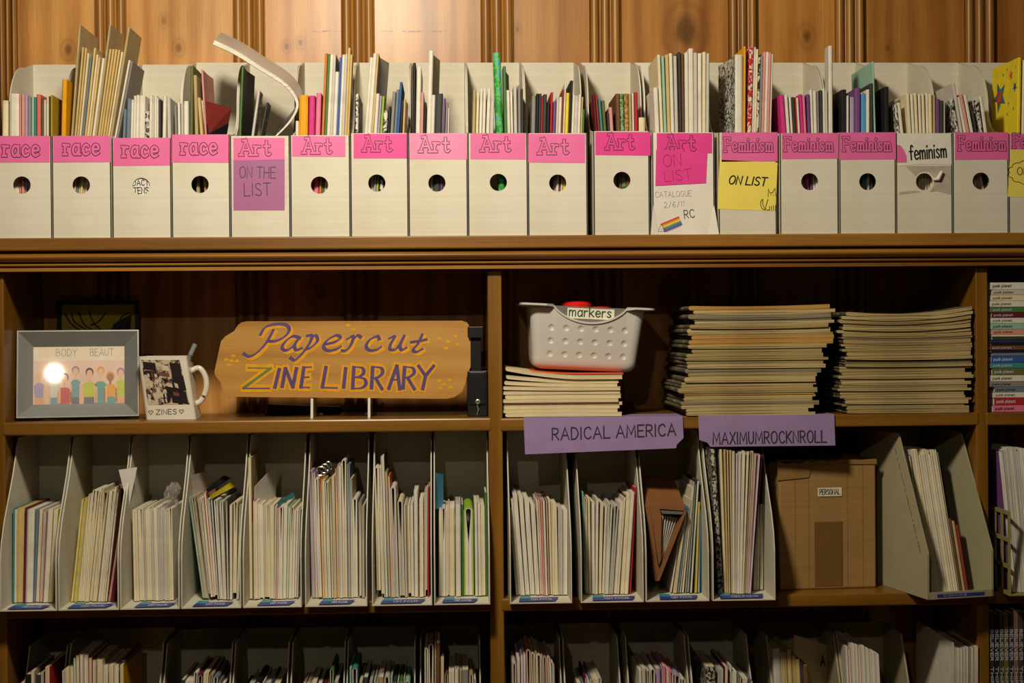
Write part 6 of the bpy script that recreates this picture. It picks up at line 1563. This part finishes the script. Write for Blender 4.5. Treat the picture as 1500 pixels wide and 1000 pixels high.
# two putty plastic files and loose papers at the far end of the bottom row
PG = [(0, .075), (.012, .080), (.50, H4 - .004), (.52, H4), (1, H4)]
G4 = []
for xl, xr, lab in ((1142, 1247, 'putty grey plastic file in the bottom row with browned booklets and lettered card'), (1249, 1350, 'putty grey plastic file in the bottom row with white and magenta papers')):
    x0, x1 = PX(xl, 1010, YF4), PX(xr, 1010, YF4)
    G4.append((file_box('magazine_file', x0, x1, YF4, .235, Z4T + .0003, H4 - .006, .012, lab, None, M_GREYP, prof=[(a, min(b, H4 - .006)) for a, b in PG], th=.003), x0, x1, Z4T + .0003))
fb, x0, x1, z0 = G4[0]; n1 = 'putty file with browned booklets'; x = x0 + .006
for c, w, zt_, st in (('pale', .014, 950, 'spine'), ('cream', .005, 955, 'book'), ('tan', .007, 956, 'spine'), ('manila', .008, 952, 'spine'), ('tan', .007, 960, 'book'), ('manila', .008, 966, 'spine'), ('charcoal', .005, 970, 'spine'), ('brown', .010, 976, 'spine')):
    zine('booklet', n1, c, x, x - .004, z0 + .0034, PZ(1180, zt_, .045), w * .93, .02, .12, st, 'manila', ly=.12, group='booklets in the bottom row'); x += w
cdd = sheet('card', 'cream card lettered with a black letter A behind the browned booklets', 'card', [(1164, 1015), (1163, 929), (1216, 946), (1220, 1015)], .11, .16, plain('card_cream', (200, 182, 140), .6, 0, .06))
tl0, tr0 = P(1163, 929, .11), P(1216, 946, .16); U = (tr0 - tl0); U.z = 0; U.normalize(); V = Vector((0, 0, 1)); N = U.cross(V)
mb = MB(); ao = P(1200, 974, .144) + N * .004
for p in layout('A')[0]: ribbon(mb, [(u * .016, v * .017) for u, v in p], .0030, (ao, U, V, N), .0)
cdd['_o'] = tuple(cdd.location); mb.build('lettering', M_INK, cdd)
fb, x0, x1, z0 = G4[1]; n2 = 'putty file with magenta papers'; x = x0 + .006
for c, w, zt_ in (('pale', .005, 946), ('magenta', .005, 950), ('white', .007, 942), ('white', .006, 944), ('rose', .005, 948), ('white', .008, 946), ('pale', .008, 950), ('white', .010, 954), ('white', .008, 958)):
    zine('booklet', n2, c, x, x - .003, z0 + .0034, PZ(1280, zt_, .05), w * .93, .02, .12, 'book', 'white', ly=.12, group='booklets in the bottom row'); x += w
lp = 'loose papers at the row end'; x = PX(1392, 1000, .0)
for k, (c, w, zt_) in enumerate((('white', .004, 938), ('lilac', .003, 944), ('white', .006, 946), ('white', .006, 948), ('pale', .005, 946), ('white', .006, 945), ('charcoal', .003, 944), ('pale', .006, 946), ('tan', .009, 944))):
    zine('paper_sheaf', lp, c, x, x + .002, Z4T + .0006, PZ(1400, zt_ + 2, .0), w * .92, -.004, .21, 'book', 'white', ly=.0, group='papers at the end of the bottom row'); x += w

# ------------------------------------------------------------------ a label for every zine: colour when it is the only one, otherwise its count
from collections import defaultdict
byb = defaultdict(list)
for z in ZINES: byb[z['box']].append(z)
for b, zs in byb.items():
    post = ('beside the post' in b or b in R3N[:8] or b in N4[:7])
    zs.sort(key=lambda z: z['x'])
    names = {}
    cnt = defaultdict(int)
    for z in zs: cnt[z['colour']] += 1
    seen = defaultdict(int)
    vert = zs[0].get('vert'); race = b in FNAME
    for z in (zs[::-1] if (post and not vert) else zs):
        c = z['colour']; seen[c] += 1
        kind = z['kind'].replace('leaning ', '').replace('standing ', '').replace('folded ', '')
        z['o']['category'] = {'paper sheaf': 'papers', 'folded zine': 'zine'}.get(kind, kind)
        if vert:
            z['o']['label'] = ('%s %s in the %s, the only %s one' % (c, kind, b, c)) if cnt[c] == 1 else ('%s %s up among the %s spines in the %s' % (ORD[seen[c] - 1], kind, c, b))
            continue
        if cnt[c] == 1:
            z['o']['label'] = '%s %s, the only %s one in the %s' % (c, kind, c, b)
        else:
            side = 'from the cut-off end' if race and b in FNAME[:4] else 'from the race files' if race else 'from the post'
            bb = 'row' if 'row' in b and 'dark' in b else b
            z['o']['label'] = '%s %s %s %s in the %s' % (ORD[seen[c] - 1], c, kind, side, b)
for o in bpy.data.objects:
    if '_o' in o: del o['_o']
    if o.get('group') is None and 'group' in o: del o['group']
